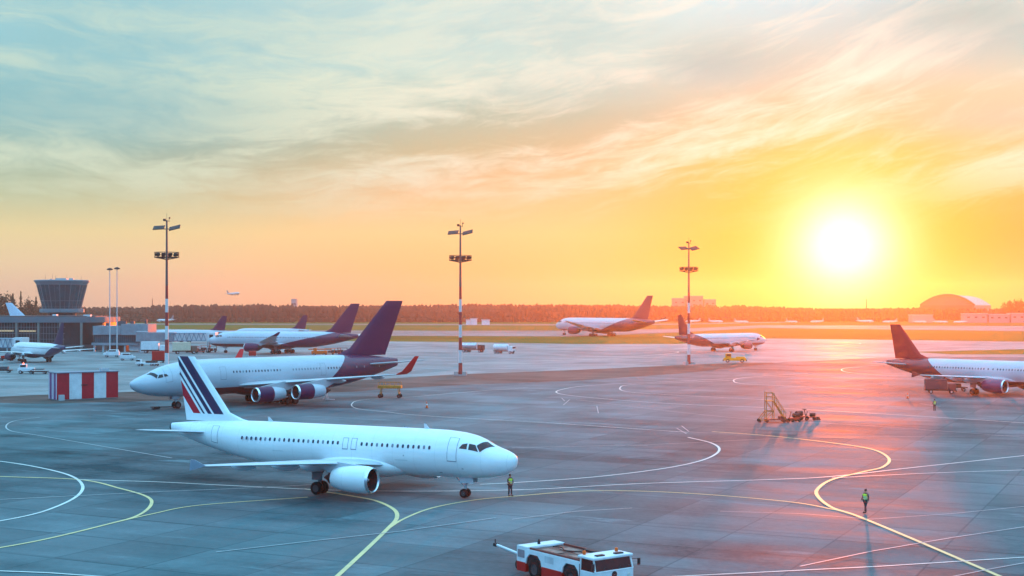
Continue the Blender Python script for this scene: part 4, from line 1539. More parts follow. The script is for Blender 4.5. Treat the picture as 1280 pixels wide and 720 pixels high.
def jet_bridge(name, label, A, B, z0, w=3.0, h=3.0, cab=True, legs=((.85, 1.6),), truss=True):
    """A, B = end points on the ground"""
    d = B - A
    L = d.length
    rz = math.atan2(d.y, d.x)
    root = thing(name, label, 'jet bridge', A, rz)
    a = L * .45
    MB().box((a / 2, 0, z0 + h / 2), (a, w + .4, h + .4), bev=.06).build('fixed_tunnel', M_PANEL, root)
    MB().box((a + (L - a - 2.5) / 2, 0, z0 + h / 2), (L - a - 2.5, w, h), bev=.06).build('sliding_tunnel', M_LGREY, root)
    if truss:
        t = MB()
        for sd in (-1, 1):
            y = sd * (w / 2 + .28)
            x0, x1 = L * .30, L - 3.2
            n = 9
            t.tube((x0, y, z0 + .15), (x1, y, z0 + .15), .13, n=6).tube((x0, y, z0 + h - .1), (x1, y, z0 + h - .1), .13, n=6)
            for i in range(n):
                xa, xb = x0 + (x1 - x0) * i / n, x0 + (x1 - x0) * (i + 1) / n
                t.tube((xa, y, z0 + .15), ((xa + xb) / 2, y, z0 + h - .1), .1, n=5).tube(((xa + xb) / 2, y, z0 + h - .1), (xb, y, z0 + .15), .1, n=5)
        t.build('truss', mat('bridge_truss', (.10, .20, .28), .5), root)
    MB().lathe([(0, 2.3), (h + .6, 2.3), (h + .9, 1.6), (h + .95, .05)], (0, 0, z0 - .2), 'Z', 18).build('rotunda', M_PANEL, root, True, 40)
    MB().tube((0, 0, 0), (0, 0, z0), .8, n=14).build('column', M_GREYP, root, True)
    if cab:
        c = MB().box((L - 1.2, 0, z0 + h / 2), (3.0, w + 1.0, h + .5), bev=.15)
        c.build('cab', M_LGREY, root)
        MB().box((L - 1.2, -(w + 1.0) / 2 - .02, z0 + h * .62), (1.4, .08, 1.1)).build('cab_window', M_GLASS, root)
    for f, sp in legs:
        lg = MB()
        for sd in (-1, 1):
            lg.tube((L * f, sd * sp, .7), (L * f, sd * sp, z0 + h * .8), .22, n=8)
        lg.box((L * f, 0, .8), (.6, 2 * sp + .6, .5))
        lo = lg.build('lift_leg', M_GREYP, root, True)
        for sd in (-1, 1):
            MB().lathe([(-.3, .2), (-.3, .5), (0, .6), (.3, .5), (.3, .2)], (L * f, sd * sp, .6), 'Y', 14).build('wheel', M_RUB, lo, True, 50)


jet_bridge('jet_bridge', 'pale jet bridge with blue zigzag truss leading to the plum-tailed wide-body', at(178, 488), at(270, 487), 4.1, 3.0, 2.9, legs=((.62, 1.5), (.9, 1.5)))
jet_bridge('jet_bridge', 'teal-grey jet bridge at the left edge, docked to the blue-tailed jet', at(-60, 430), at(31, 424), 3.6, 3.0, 3.0, legs=((.8, 1.5),))


# ------------------------------------------------------------------ far buildings
def hangar():
    yy = 1560.0
    k = yy / F
    g = at(1184, yy)
    root = thing('hangar', 'wide hangar with arched roof beyond the grass, right of the sun', 'hangar', g)
    z = lambda py: zat(py, yy)
    w2 = 34 * k
    zs, zt = z(381), z(368.5)
    zs = z(381.5)
    dep = Vector((38 * k + 44, 170, 0))
    n = 20
    arc = [Vector((-w2 + 2 * w2 * i / n, 0, zs + (zt - zs) * (1 - (2 * i / n - 1) ** 2))) for i in range(n + 1)]
    out = [Vector((-w2, 0, 0))] + arc + [Vector((w2, 0, 0))]
    rings = [out, [p + dep * .5 for p in out], [p + dep for p in out]]
    m = len(out)
    vs = [p for q in rings for p in q]
    quads = lambda rng: [[j * m + i, j * m + i + 1, (j + 1) * m + i + 1, (j + 1) * m + i] for j in range(2) for i in rng]
    MB().add(out, [list(range(m))]).build('gable_wall', mat('hangar_cladding', (.12, .10, .11), .7, vscale=.05, spec=.2), root)
    MB().add(vs, quads(range(1, m - 2))).build('roof', mat('hangar_roof', (.34, .33, .38), .6, vscale=.05), root)
    MB().add(vs, quads((0, m - 2)) + [[2 * m + i for i in range(m)]]).build('side_wall', mat('hangar_side', (.2, .17, .18), .7, vscale=.05), root)
    # projecting arch rim and doors
    rim = MB()
    for p, q in zip(arc, arc[1:]):
        rim.tube(p + Vector((0, -.8, .2)), q + Vector((0, -.8, .2)), 1.0, n=6)
    rim.build('arch_rim', mat('hangar_rim', (.05, .035, .035), .6), root)
    for i in range(6):
        x0 = -w2 * .92 + i * w2 * 1.84 / 6
        MB().box((x0 + w2 * .153, -.6, zs * .5), (w2 * .295, .5, zs * .98)).build('door', mat('hangar_door', (.09, .06, .06), .7, vscale=.1, spec=.2), root)


hangar()


def block(name, label, yy, items, cat='building', group=None, m=None, flat_windows=0):
    """far building made of a wall block with a roof slab; items = (px0, px1, ytop)"""
    px0, px1, yt = items[0]
    g = at((px0 + px1) / 2, yy)
    root = thing(name, label, cat, g, 0, group)
    k = yy / F
    for a, b, t in items:
        c = ((a + b) / 2 - (px0 + px1) / 2) * k
        h = zat(t, yy)
        MB().box((c, 6, h / 2), ((b - a) * k, 12, h)).build('wall', m or M_PANEL, root)
        MB().box((c, 6, h + .25), ((b - a) * k + .8, 12.8, .5)).build('roof', M_GREYP, root)
        if flat_windows:
            nn = max(2, int((b - a) * k / 6))
            for r in range(flat_windows):
                for i in range(nn):
                    MB().box((c - (b - a) * k / 2 + (i + .5) * (b - a) * k / nn, -.05, h * (.35 + .55 * (r + .5) / flat_windows)), (2.6, .2, 1.5)).build('window', M_GLASS, root)
    return root


block('apartment_building', 'pale many-storeyed block rising over the forest behind the third light mast', 1650, [(856, 879, 370.2), (841, 857.5, 373), (880.5, 895, 374.5)], m=mat('pink_render', (.25, .2, .19), .8), flat_windows=3)
block('apartment_building', 'single grey block peeping over the forest left of the middle mast', 1680, [(364, 370, 374)], m=mat('grey_render', (.34, .34, .36), .8), flat_windows=2)
block('office_building', 'long low white building behind the parked jets right of the hangar front', 1330, [(1206, 1234, 392.5), (1236, 1262, 393.3), (1264, 1300, 392)], m=mat('white_render', (.25, .25, .28), .8), flat_windows=1)
block('low_shed', 'flat pale shed at the left foot of the arched hangar', 1345, [(1140, 1166, 394)], m=mat('white_render', (.25, .25, .28), .8))
for px, w, lab in ((585, 5, 'small white hut by the runway beside the middle light mast, left of three'), (592, 8, 'white equipment cabin by the runway with a flat roof, middle of three'), (607, 10, 'low white cabin by the runway, right of three')):
    block('equipment_hut', lab, 1180, [(px - w / 2, px + w / 2, 400.2 if w != 8 else 398.6)], 'hut', 'huts by the runway', m=M_WHITE)


def lattice_mast(label, px, yy, ytop):
    h = zat(ytop, yy)
    root = thing('radio_mast', label, 'radio mast', at(px, yy), 0, 'radio masts above the forest')
    mb = MB()
    s = .9
    for a, b in ((-1, -1), (1, -1), (1, 1), (-1, 1)):
        mb.tube((a * s, b * s, 0), (a * .15, b * .15, h), .12, n=4)
    k = 10
    for i in range(k):
        f0, f1 = i / k, (i + 1) / k
        r0, r1 = s + (.15 - s) * f0, s + (.15 - s) * f1
        for (a, b), (c, d) in (((-1, -1), (1, -1)), ((1, -1), (1, 1)), ((1, 1), (-1, 1)), ((-1, 1), (-1, -1))):
            mb.tube((a * r0, b * r0, h * f0), (c * r1, d * r1, h * f1), .07, n=4)
    mb.build('lattice', M_DARK, root)
    MB().tube((0, 0, h), (0, 0, h + 3), .05, n=4).build('antenna', M_DARK, root)


lattice_mast('thin radio mast above the forest left of the first light mast', 190.5, 1480, 373)
lattice_mast('thin radio mast above the forest right of the sun', 1083, 1480, 374)


main_aircraft()


# ------------------------------------------------------------------ striped shelter
def shelter():
    g0, g1 = G(69, 498.5), G(140, 498.5)
    rz = R(38)
    L = 11.2
    hh = 4.65
    g = (g0 + g1) / 2
    root = thing('striped_shelter', 'box-shaped equipment shelter painted in wide red and white upright stripes', 'shelter', Vector((g.x, g.y, .03)), rz)
    m = bpy.data.materials.new('red_white_stripes')
    m.use_nodes = True
    t = NT(m.node_tree)
    b = m.node_tree.nodes['Principled BSDF']
    o = t.n('ShaderNodeTexCoord').outputs['Object']
    x, y, z = t.sep(o)
    w = L / 5
    u = t.math('FRACT', t.math('DIVIDE', t.math('ADD', x, L / 2 + 20 * w), 2 * w))
    c = t.mix(t.math('LESS_THAN', u, .5), (.66, .68, .70), (.50, .004, .018))
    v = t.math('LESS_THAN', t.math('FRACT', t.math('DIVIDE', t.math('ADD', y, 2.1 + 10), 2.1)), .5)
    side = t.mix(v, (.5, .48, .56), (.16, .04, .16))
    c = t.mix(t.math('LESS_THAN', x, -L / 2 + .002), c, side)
    n = t.noise(o, .8, 6, .7)
    k = t.mapr(n, .3, .7, .8, 1.08)
    t.put(b.inputs['Base Color'], t.vmath('MULTIPLY', c, t.comb(k, k, k)))
    b.inputs['Roughness'].default_value = .5
    MB().box((0, 0, hh / 2 + .15), (L, 4.2, hh)).build('wall', m, root)
    MB().box((0, 0, hh + .22), (L + .3, 4.5, .14)).build('roof', mat('shelter_roof', (.16, .2, .26), .5), root)
    MB().box((0, 0, .075), (L - .3, 4.0, .15)).build('plinth', M_CONC, root)
    MB().box((-L * .06, -2.16, 2.6), (1.2, .1, .12)).build('vent', M_DARK, root)
    MB().box((L * .3, -1.2, hh + .55), (1.5, .8, .5)).build('roof_unit', M_GREYP, root)
    MB().box((-L / 2 + .7, -2.5, .5), (.9, .6, 1.0)).build('cabinet', M_GREYP, root)


shelter()


# ------------------------------------------------------------------ vehicles
def wheel(c, r, w, par, dark=False):
    t = MB().lathe([(-w / 2, r * .55), (-w / 2, r * .88), (-w * .32, r), (w * .32, r), (w / 2, r * .88), (w / 2, r * .55)], c, 'Y', 20).build('wheel', M_RUB, par, True, 50)
    MB().lathe([(-w * .3, .02), (-w * .42, r * .25), (-w * .34, r * .42), (-w * .46, r * .57), (w * .46, r * .57), (w * .34, r * .42), (w * .42, r * .25), (w * .3, .02)], c, 'Y', 16).build('rim', M_RIM if dark else M_GREYP, t, True, 40)


def tow_tractor():
    """large pushback tractor, front to local +x"""
    g = G(717, 729)
    rz = R(-54)
    root = thing('tow_tractor', 'white and red pushback tractor with flat deck and low cab, at the bottom edge', 'tow tractor', Vector((g.x, g.y, .05)), rz, None, .95)
    W, Lh = 3.1, 4.0
    w2 = W / 2
    side = M_WHITE
    # lower red skirt with wheel openings left between its lengths
    red = MB()
    for a, b in ((-Lh, -3.05), (-1.35, .75), (2.45, Lh - .1)):
        red.box(((a + b) / 2, 0, .66), (b - a, W + .02, .62), bev=.03)
    red.box((0, 0, .66), (2 * Lh - .4, W - 1.3, .5))
    red.build('chassis', M_RED, root)
    body = MB()
    # white side panels above the wheels, arched over them
    def arch(x0, x1, sd):
        cx = (x0 + x1) / 2
        rr = (x1 - x0) / 2
        pts = [(x0 - .001, .9), (x0 + rr * .12, 1.28), (x0 + rr * .5, 1.58), (x1 - rr * .5, 1.58), (x1 - rr * .12, 1.28), (x1 + .001, .9)]
        return pts
    for sd in (-1, 1):
        prof = [(-Lh, .9)] + arch(-3.05, -1.35, sd) + arch(.75, 2.45, sd) + [(2.5, .9), (2.5, 1.86), (-2.9, 1.86), (-Lh, 1.86)]
        k = len(prof)
        y0, y1 = sd * (w2 - .10), sd * w2
        vs = [Vector((p[0], y0, p[1])) for p in prof] + [Vector((p[0], y1, p[1])) for p in prof]
        body.add(vs, [list(range(k)), list(range(k, 2 * k))] + [[i, (i + 1) % k, k + (i + 1) % k, k + i] for i in range(k)])
    body.box((-Lh + .05, 0, 1.38), (.1, W - .22, .96))
    body.box((0, 0, 1.35), (2 * Lh - .5, W - 1.3, .9))
    body.build('body', side, root)
    # sunk deck with tread plates, pipes and hatches
    MB().box((-.1, 0, 1.825), (5.2, W - .25, .05)).build('deck', mat('deck_plate', (.20, .07, .05), .75, var=.5, vscale=2.5), root)
    for x0, y0, sx, sy in ((.9, .35, 1.6, .9), (-.9, .45, 1.3, .8), (-1.2, -.75, 1.7, .6), (1.2, -.7, 1.1, .55)):
        MB().box((x0, y0, 1.885), (sx, sy, .07), bev=.015).build('deck_hatch', mat('hatch_grey', (.30, .15, .12), .6, var=.5, vscale=3), root)
    rails = MB()
    for sd in (-1, 1):
        rails.box((-.1, sd * (w2 - .17), 1.91), (5.3, .1, .12))
    rails.build('deck_rail', mat('rail_brown', (.14, .02, .015), .6), root)
    MB().box((-3.52, -w2 - .012, 1.5), (.72, .03, .5), bev=.01).build('rear_side_window', mat('pale_glass', (.25, .22, .24), .15), root)
    MB().box((1.0, .95, 1.98), (2.0, .45, .16), bev=.03).build('exhaust_box', M_DARK, root)
    # rear cab (open box) and front cab
    rc = MB().box((-Lh + .55, 0, 1.92), (1.1, W, .14), bev=.03)
    rc.build('rear_cover', side, root)
    MB().box((-Lh + .02, -.55, 1.45), (.06, 1.0, .7)).build('rear_window', mat('pale_glass', (.25, .22, .24), .15), root)
    cab = MB()
    x0, x1 = 2.5, Lh
    cab.box(((x0 + x1) / 2, 0, 1.0), (x1 - x0, W, .78), bev=.04)
    cab.build('cab', side, root)
    zb, zt = 1.39, 2.12
    gl = MB()
    a = [Vector((x0 + .05, -w2 + .05, zb)), Vector((x1 - .02, -w2 + .05, zb)), Vector((x1 - .02, w2 - .05, zb)), Vector((x0 + .05, w2 - .05, zb))]
    b = [Vector((x0 + .05, -w2 + .1, zt)), Vector((x1 - .22, -w2 + .1, zt)), Vector((x1 - .22, w2 - .1, zt)), Vector((x0 + .05, w2 - .1, zt))]
    gl.rings([a, b]).build('windscreen', mat('cab_glass', (.045, .01, .01), .2, spec=.3, var=.3, vscale=2), root)
    po = MB()
    for p, q in zip(a, b):
        po.tube(p, q, .06, n=8)
    po.tube(a[1], a[2], .05, n=6)
    po.build('window_pillar', side, root)
    MB().box(((x0 + x1) / 2 - .1, 0, zt + .08), (x1 - x0 + .1, W + .05, .16), bev=.05).build('cab_roof', side, root)
    for y in (-.75, .75):
        MB().box(((x0 + x1) / 2 + .25, y, zt + .19), (.3, .62, .1), bev=.03).build('roof_vent', M_DARK, root)
    for xx, y in ((2.55, -1.2), (2.9, 1.1)):
        MB().lathe([(0, .09), (.06, .11), (.22, .1), (.26, .02)], (xx, y, zt + .16), 'Z', 14).build('beacon', M_ORANGE, root, True)
    MB().lathe([(0, .1), (.12, .1), (.3, .05)], (-Lh + .6, -.2, 1.99), 'Z', 12).build('work_lamp', M_DARK, root)
    for sd in (-1, 1):
        m = MB().tube((x1 - .1, sd * (w2 - .05), 1.95), (x1 + .18, sd * (w2 + .26), 1.95), .02, n=6).box((x1 + .18, sd * (w2 + .28), 1.78), (.1, .2, .42), bev=.03)
        m.build('mirror', M_DARK, root)
        MB().lathe([(0, .11), (.04, .12), (.05, .05)], (x1 + .005, sd * 1.15, 1.05), 'X', 14).build('headlight', mat('lamp_lens', (.75, .75, .7), .1), root, True)
    MB().lathe([(0, .2), (.03, .2), (.04, .02)], (x1 + .005, 0, 1.15), 'X', 20).build('emblem', M_DARK, root)
    MB().box((x1 + .06, 0, .55), (.12, W - .1, .3), bev=.04).build('bumper', M_RED, root)
    for sd in (-1, 1):
        st = MB().box((2.62, sd * (w2 + .03), .62), (.5, .12, .06)).box((2.62, sd * (w2 + .03), .38), (.5, .12, .06))
        for q in (-.25, .25):
            st.box((2.62 + q, sd * (w2 + .05), .56), (.04, .06, .5))
        st.build('step', M_DARK, root)
        MB().tube((2.56, sd * (w2 + .04), 1.0), (2.56, sd * (w2 + .04), 1.75), .02, n=6).build('grab_handle', M_DARK, root)
        MB().box((-.55, sd * (w2 + .006), 1.5), (.9, .012, .42)).build('side_hatch', mat('hatch_white', (.50, .53, .56), .5, var=.2), root)
        MB().box((3.3, sd * (w2 + .006), 1.02), (.34, .012, .12)).build('reflector', M_ORANGE, root)
    MB().tube((x1 - .02, -.9, 1.42), (x1 - .2, -.35, 1.9), .018, n=5).tube((x1 - .02, .35, 1.42), (x1 - .2, .9, 1.9), .018, n=5).build('wiper', M_DARK, root)
    ho = MB()
    for i in range(14):
        f0, f1 = i / 14, (i + 1) / 14
        ho.tube((-2.3 + 3.2 * f0, .1 + .25 * math.sin(f0 * 9), 1.95), (-2.3 + 3.2 * f1, .1 + .25 * math.sin(f1 * 9), 1.95), .045, n=6)
    ho.build('hose', M_DARK, root, True)
    for x in (-2.2, 1.6):
        for sd in (-1, 1):
            wheel((x, sd * (w2 - .26), .66), .66, .46, root, True)
    arch_in = MB()
    for x in (-2.2, 1.6):
        arch_in.box((x, 0, 1.15), (1.66, W - .24, .72))
    arch_in.build('wheel_housing', M_DARK, root)
    h = MB().box((-Lh - .25, 0, .75), (.5, .35, .2)).tube((-Lh - .4, 0, .66), (-Lh - .4, 0, .95), .05, n=8)
    h.build('tow_hitch', M_DARK, root)
    # its tow bar
    tb = thing('tow_bar', 'white tow bar with small wheels hooked to the rear of the pushback tractor', 'tow bar', root.matrix_basis @ Vector((0, 0, 0)), 0)
    back = Matrix.Translation(root.location) @ Matrix.Rotation(rz, 4, 'Z')
    p0 = back @ Vector(((-Lh - .45) * .95, 0, .8))
    p1 = G(621, 700)
    tb.location = Vector((p0.x, p0.y, .05))
    d = Vector((p1.x - p0.x, p1.y - p0.y, 0))
    tb.rotation_euler = (0, 0, math.atan2(d.y, d.x))
    L = d.length
    MB().tube((0, 0, .78), (L, 0, .95), .085, n=10).build('bar', M_WHITE, tb, True)
    MB().box((L + .1, 0, .95), (.35, .3, .22), bev=.04).tube((L + .2, 0, .9), (L + .22, 0, 1.3), .04, n=6).build('tow_head', M_DARK, tb)
    ax = MB().tube((1.0, -.45, .3), (1.0, .45, .3), .04, n=8).tube((1.0, 0, .3), (1.1, 0, .84), .05, n=8)
    ax.build('axle', M_DARK, tb)
    for sd in (-1, 1):
        wheel((1.0, sd * .42, .3), .30, .16, tb, True)


tow_tractor()


def vehicle(name, label, cat, loc, rz, parts, wheels, group=None, k=1.0):
    """parts: (name, centre, size, material, bevel); wheels: (x, half track, radius)"""
    root = thing(name, label, cat, loc, rz, group, k)
    for nm, c, s, m, bev in parts:
        MB().box(c, s, bev=bev).build(nm, m, root)
    for x, y, r in wheels:
        for sd in (-1, 1):
            wheel((x, sd * y, r), r, r * .55, root)
    return root


def fuel_truck(label, px, py, rz, tankm, k=1.0):
    root = thing('fuel_truck', label, 'tank truck', G(px, py, .03), rz, 'fuel trucks on the far apron', k)
    MB().box((0, 0, .95), (8.6, 1.0, .3)).build('chassis', M_DARK, root)
    prof = [(-4.3, .1), (-4.25, .8), (-4.0, 1.15), (1.6, 1.15), (1.85, .8), (1.9, .1)]
    MB().lathe(prof, (0, 0, 2.35), 'X', 24).build('tank', tankm, root, True, 40)
    MB().box((-1.2, 0, 3.55), (4.6, .7, .16), bev=.04).build('walkway', M_GREYP, root)
    MB().box((3.3, 0, 1.75), (1.9, 2.4, 1.9), bev=.18).build('cab', M_DARK if tankm is M_STEEL2 else M_WHITE, root)
    MB().box((3.85, 0, 2.25), (.95, 2.2, .7), bev=.08).build('windscreen', M_GLASS, root)
    MB().box((2.2, 0, 2.0), (.4, 2.3, 1.6)).build('pump_cabinet', M_GREYP, root)
    for x in (3.2, -1.9, -3.1):
        for sd in (-1, 1):
            wheel((x, sd * 1.05, .52), .52, .35, root)


M_STEEL2 = mat('polished_tank', (.5, .52, .55), .22, metal=.8)
fuel_truck('tank truck with rounded steel tank, close to the right of the middle light mast', 591, 440.5, R(-25), M_STEEL2, 1.0)
fuel_truck('white tank truck alone on the far apron, second to the right of the middle mast', 630, 442.0, R(-30), M_WHITE, .95)


def van(label, px, py, rz, m, k=1.0, name='service_van', cat='van', g=None):
    return vehicle(name, label, cat, G(px, py, .03), rz, [('body', (-.2, 0, 1.05), (3.8, 1.9, 1.2), m, .16), ('cabin', (-.45, 0, 1.85), (2.9, 1.7, .7), m, .2),
                   ('windscreen', (1.05, 0, 1.8), (.25, 1.5, .55), M_GLASS, .04), ('side_window', (-.2, 0, 1.88), (2.0, 1.74, .42), M_GLASS, .03),
                   ('bonnet', (2.0, 0, .92), (.9, 1.85, .7), m, .14)], [(1.45, .85, .36), (-1.35, .85, .36)], g, k)


van('white van parked in front of the brown stair core of the pier', 140, 446.5, R(190), M_WHITE, 1.1)
van('pale car parked alone on the apron below the pier', 158.8, 450.5, R(8), M_LGREY, 1.0, 'parked_car', 'car')


def box_truck(label, px, py, rz, boxm, cabm, k=1.0, name='catering_truck', zlift=0.0):
    return vehicle(name, label, 'truck', G(px, py, .03), rz, [('cargo_box', (-1.0, 0, 2.3 + zlift), (5.2, 2.5, 2.5), boxm, .06), ('chassis', (0, 0, .85), (7.4, 1.0, .3), M_DARK, 0), ('cab', (2.75, 0, 1.6), (1.8, 2.3, 1.7), cabm, .18),
                   ('windscreen', (3.4, 0, 2.0), (.5, 2.05, .7), M_GLASS, .06), ('bumper', (3.7, 0, .7), (.2, 2.3, .4), M_DARK, .04)], [(2.6, 1.0, .48), (-2.2, 1.0, .48)], None, k)


box_truck('white box truck beneath the jet bridge beside the first light mast', 192, 441.5, R(5), M_WHITE, M_WHITE, 1.15)
box_truck('cream truck with dark cab under the middle of the jet bridge', 231, 442.5, R(20), mat('cream_paint', (.62, .5, .36), .5), mat('brown_cab', (.14, .08, .06), .5), 1.15)
vehicle('freight_container', 'dark red freight container on a dolly, next to the first light mast', 'container', at(198, 400, .03), R(10),
        [('container_box', (0, 0, 1.9), (3.2, 2.2, 2.4), M_RED, .03), ('dolly_bed', (0, 0, .55), (3.6, 2.3, .2), M_DARK, 0), ('drawbar', (2.3, 0, .5), (1.2, .12, .12), M_DARK, 0)], [(1.2, .9, .25), (-1.2, .9, .25)], None, 1.1)
vehicle('flatbed_cart', 'white flat cargo loader standing left of the red container', 'loader', at(184.5, 378, .03), R(170),
        [('bed', (0, 0, .75), (6.2, 2.4, .25), M_WHITE, .04), ('cab', (2.2, .5, 1.35), (1.2, 1.0, 1.1), M_WHITE, .1), ('cab_window', (2.35, .5, 1.5), (1.1, 1.05, .5), M_GLASS, .05), ('load', (-1.2, 0, 1.15), (2.8, 1.9, .5), M_DARK, .1)],
        [(2.1, 1.0, .38), (-1.6, 1.0, .38), (-2.5, 1.0, .38)])


def baggage_cart(label, loc, rz, m, load, k=1.0, group='baggage carts on the apron'):
    root = thing('baggage_cart', label, 'cart', loc, rz, group, k)
    MB().box((0, 0, .5), (2.9, 1.5, .16)).build('bed', m, root)
    fr = MB()
    for x in (-1.4, 1.4):
        for y in (-.7, .7):
            fr.tube((x, y, .5), (x, y, 1.85), .045, n=6)
    fr.box((0, 0, 1.88), (3.0, 1.55, .08))
    fr.build('canopy', m, root)
    ld = MB()
    rnd = random.Random(int(loc.x * 7 + loc.y))
    for i in range(3):
        ld.box((-1 + i * .95, rnd.uniform(-.2, .2), .95), (.8, 1.0, rnd.uniform(.5, .75)), rnd.uniform(-.2, .2), .08)
    ld.build('luggage', load, root)
    MB().tube((1.45, 0, .45), (2.3, 0, .4), .04, n=6).build('drawbar', M_DARK, root)
    for x in (-1.0, 1.0):
        for sd in (-1, 1):
            wheel((x, sd * .6, .22), .22, .14, root, True)


M_LUG = mat('mixed_luggage', (.10, .05, .05), .7, var=.5, vscale=1.2)
M_LUG2 = mat('tan_cargo', (.35, .2, .1), .7, var=.4, vscale=1.2)
for px, py, dg, m, lab in ((243, 440.5, 10, M_RED, 'red baggage cart under the jet bridge, just right of the cream truck'), (250, 441.5, 14, M_RED, 'red baggage cart under the jet bridge, second from the cream truck'),
                           (257, 439.5, 5, M_RED, 'red baggage cart under the jet bridge cab'), (265, 440.5, 8, M_DARK, 'dark baggage cart by the nose wheel of the plum-tailed wide-body'),
                           (224, 439.5, -10, M_ORANGE, 'orange cart in front of the cream truck under the bridge'), (412, 443.5, 4, M_ORANGE, 'orange cart of the train below the plum tail, behind the orange loader'),
                           (420, 443.3, 3, M_RED, 'red cart in the middle of the train below the plum tail'), (428, 442.8, 2, M_DARK, 'dark cart at the right end of the train below the plum tail')):
    baggage_cart(lab, G(px, py, .03), R(dg), m, M_LUG, 1.15)
vehicle('belt_loader', 'orange belt loader below the rear belly of the plum-tailed wide-body', 'loader', G(399, 444.5, .03), R(5),
        [('body', (0, 0, .95), (4.6, 2.0, .9), M_ORANGE, .08), ('belt', (.2, .3, 1.9), (7.0, .8, .28), M_ORANGE, .04), ('cab', (-1.2, -.5, 1.75), (1.0, 1.0, 1.1), M_ORANGE, .1)], [(1.5, .9, .42), (-1.5, .9, .42)], None, 1.1)
vehicle('cargo_pallet', 'red covered pallet standing by the port engine of the plum-tailed wide-body', 'pallet', G(315.5, 446, .03), R(12),
        [('load', (0, 0, 1.1), (2.4, 2.2, 1.6), M_RED, .25), ('pallet_base', (0, 0, .16), (2.8, 2.4, .3), M_GREYP, .02)], [], None, 1.0)


def yellow_tug():
    vehicle('yellow_tug', 'small yellow tug with low bonnet in front of the turning jet', 'tug', G(918.5, 453.2, .04), R(-8),
            [('body', (0, 0, .95), (6.6, 2.3, .8), M_YEL, .14), ('cab', (-1.9, 0, 1.95), (1.7, 2.0, 1.3), M_YEL, .16), ('cab_window', (-1.8, 0, 2.15), (1.3, 2.06, .6), M_GLASS, .03), ('bonnet', (1.6, 0, 1.5), (2.6, 2.0, .4), M_YEL, .12),
             ('bumper', (3.4, 0, .6), (.25, 2.3, .4), M_DARK, .05), ('rear_bumper', (-3.4, 0, .6), (.25, 2.3, .4), M_DARK, .05)], [(2.1, 1.0, .55), (-2.1, 1.0, .55)], None, 1.0)


yellow_tug()


def bogie_stand():
    """long yellow wheeled stand on the apron"""
    root = thing('wheeled_stand', 'yellow wheeled work stand with flat top, alone right of the four-engined jet', 'stand', G(487.5, 497.5, .04), R(-6))
    MB().box((0, 0, 2.0), (4.3, 1.7, .5), bev=.05).build('platform', mat('ochre_paint', (.6, .2, .015), .6, var=.3), root)
    rl = MB()
    for x in (-2.0, -1.0, 0, 1.0, 2.0):
        for y in (-.8, .8):
            rl.tube((x, y, 2.2), (x, y, 2.85), .035, n=5)
    for y in (-.8, .8):
        rl.tube((-2, y, 2.85), (2, y, 2.85), .035, n=5)
    rl.build('railing', mat('ochre_paint', (.6, .2, .015), .6), root)
    lg = MB()
    for x in (-1.75, 1.75):
        for y in (-.7, .7):
            lg.tube((x, y, .4), (x * .9, y, 1.9), .09, n=6)
        lg.tube((x, -.7, .9), (x, .7, .9), .06, n=6)
    lg.build('leg', mat('ochre_paint', (.6, .2, .015), .6), root)
    for x in (-1.75, 1.75):
        for sd in (-1, 1):
            wheel((x, sd * .75, .36), .36, .24, root, True)


bogie_stand()


def stairs():
    k = F / (F * H / (529 - YH))          # pixels per metre
    g = G(966, 528)
    root = thing('maintenance_stairs', 'tall yellow wheeled stair tower with long braces on the sunlit apron', 'stairs', Vector((g.x, g.y, .04)), R(-3))
    Y = mat('weathered_yellow', (.55, .17, .015), .6, var=.3)
    fr = MB()
    px = lambda v: (v - 966) / k
    pz = lambda v: (528 - v) / k
    x0, x1 = px(957), px(966.5)
    zt = pz(501)
    for y in (-.9, .9):
        fr.tube((x0, y, .25), (x0, y, pz(490)), .055, n=6).tube((x1, y, .25), (x1, y, pz(491)), .055, n=6)
        fr.tube((x0, y, pz(514)), (x1, y, pz(514)), .05, n=6).tube((x0, y, .5), (x1, y, pz(514)), .035, n=6).tube((x1, y, pz(514)), (x0, y, zt), .035, n=6)
        for zz in (491, 496, 501):
            fr.tube((x0, y, pz(zz)), (x1, y, pz(zz)), .035, n=6)
        # brace to the left
        fr.tube((x0, y, pz(514)), (px(949), y, .4), .05, n=6)
        fr.tube((px(949), y, .35), (x0, y, .35), .05, n=6)
    for x in (x0, x1):
        for zz in (491, 501, 514, 524):
            fr.tube((x, -.9, pz(zz)), (x, .9, pz(zz)), .035, n=6)
    fr.build('frame', Y, root)
    MB().box(((x0 + x1) / 2, 0, zt), (x1 - x0, 1.8, .08)).build('platform', Y, root)
    st = MB()
    a, b = Vector((x1, 0, zt)), Vector((px(981), 0, .35))
    for y in (-.8, .8):
        st.tube(a + Vector((0, y, 0)), b + Vector((0, y, 0)), .07, n=6).tube(a + Vector((0, y, 1.0)), b + Vector((.1, y, 1.0)), .035, n=6)
        for i in range(6):
            p = a.lerp(b, i / 5)
            st.tube(p + Vector((0, y, 0)), p + Vector((0, y, 1.0)), .03, n=5)
    for i in range(1, 14):
        p = a.lerp(b, i / 14)
        st.box((p.x, 0, p.z), (.26, 1.6, .04))
    st.build('flight_of_steps', Y, root)
    MB().box((px(968), 0, .42), (px(980) - px(955), 1.9, .16)).build('base_frame', mat('oxide_red', (.3, .04, .03), .6), root)
    MB().box((px(977.5), 0, .62), (1.0, 1.5, .5), bev=.06).build('drive_box', mat('oxide_red', (.3, .04, .03), .6), root)
    for v in (949, 958, 979, 984):
        for sd in (-1, 1):
            wheel((px(v), sd * .85, .22), .22, .14, root, True)


stairs()


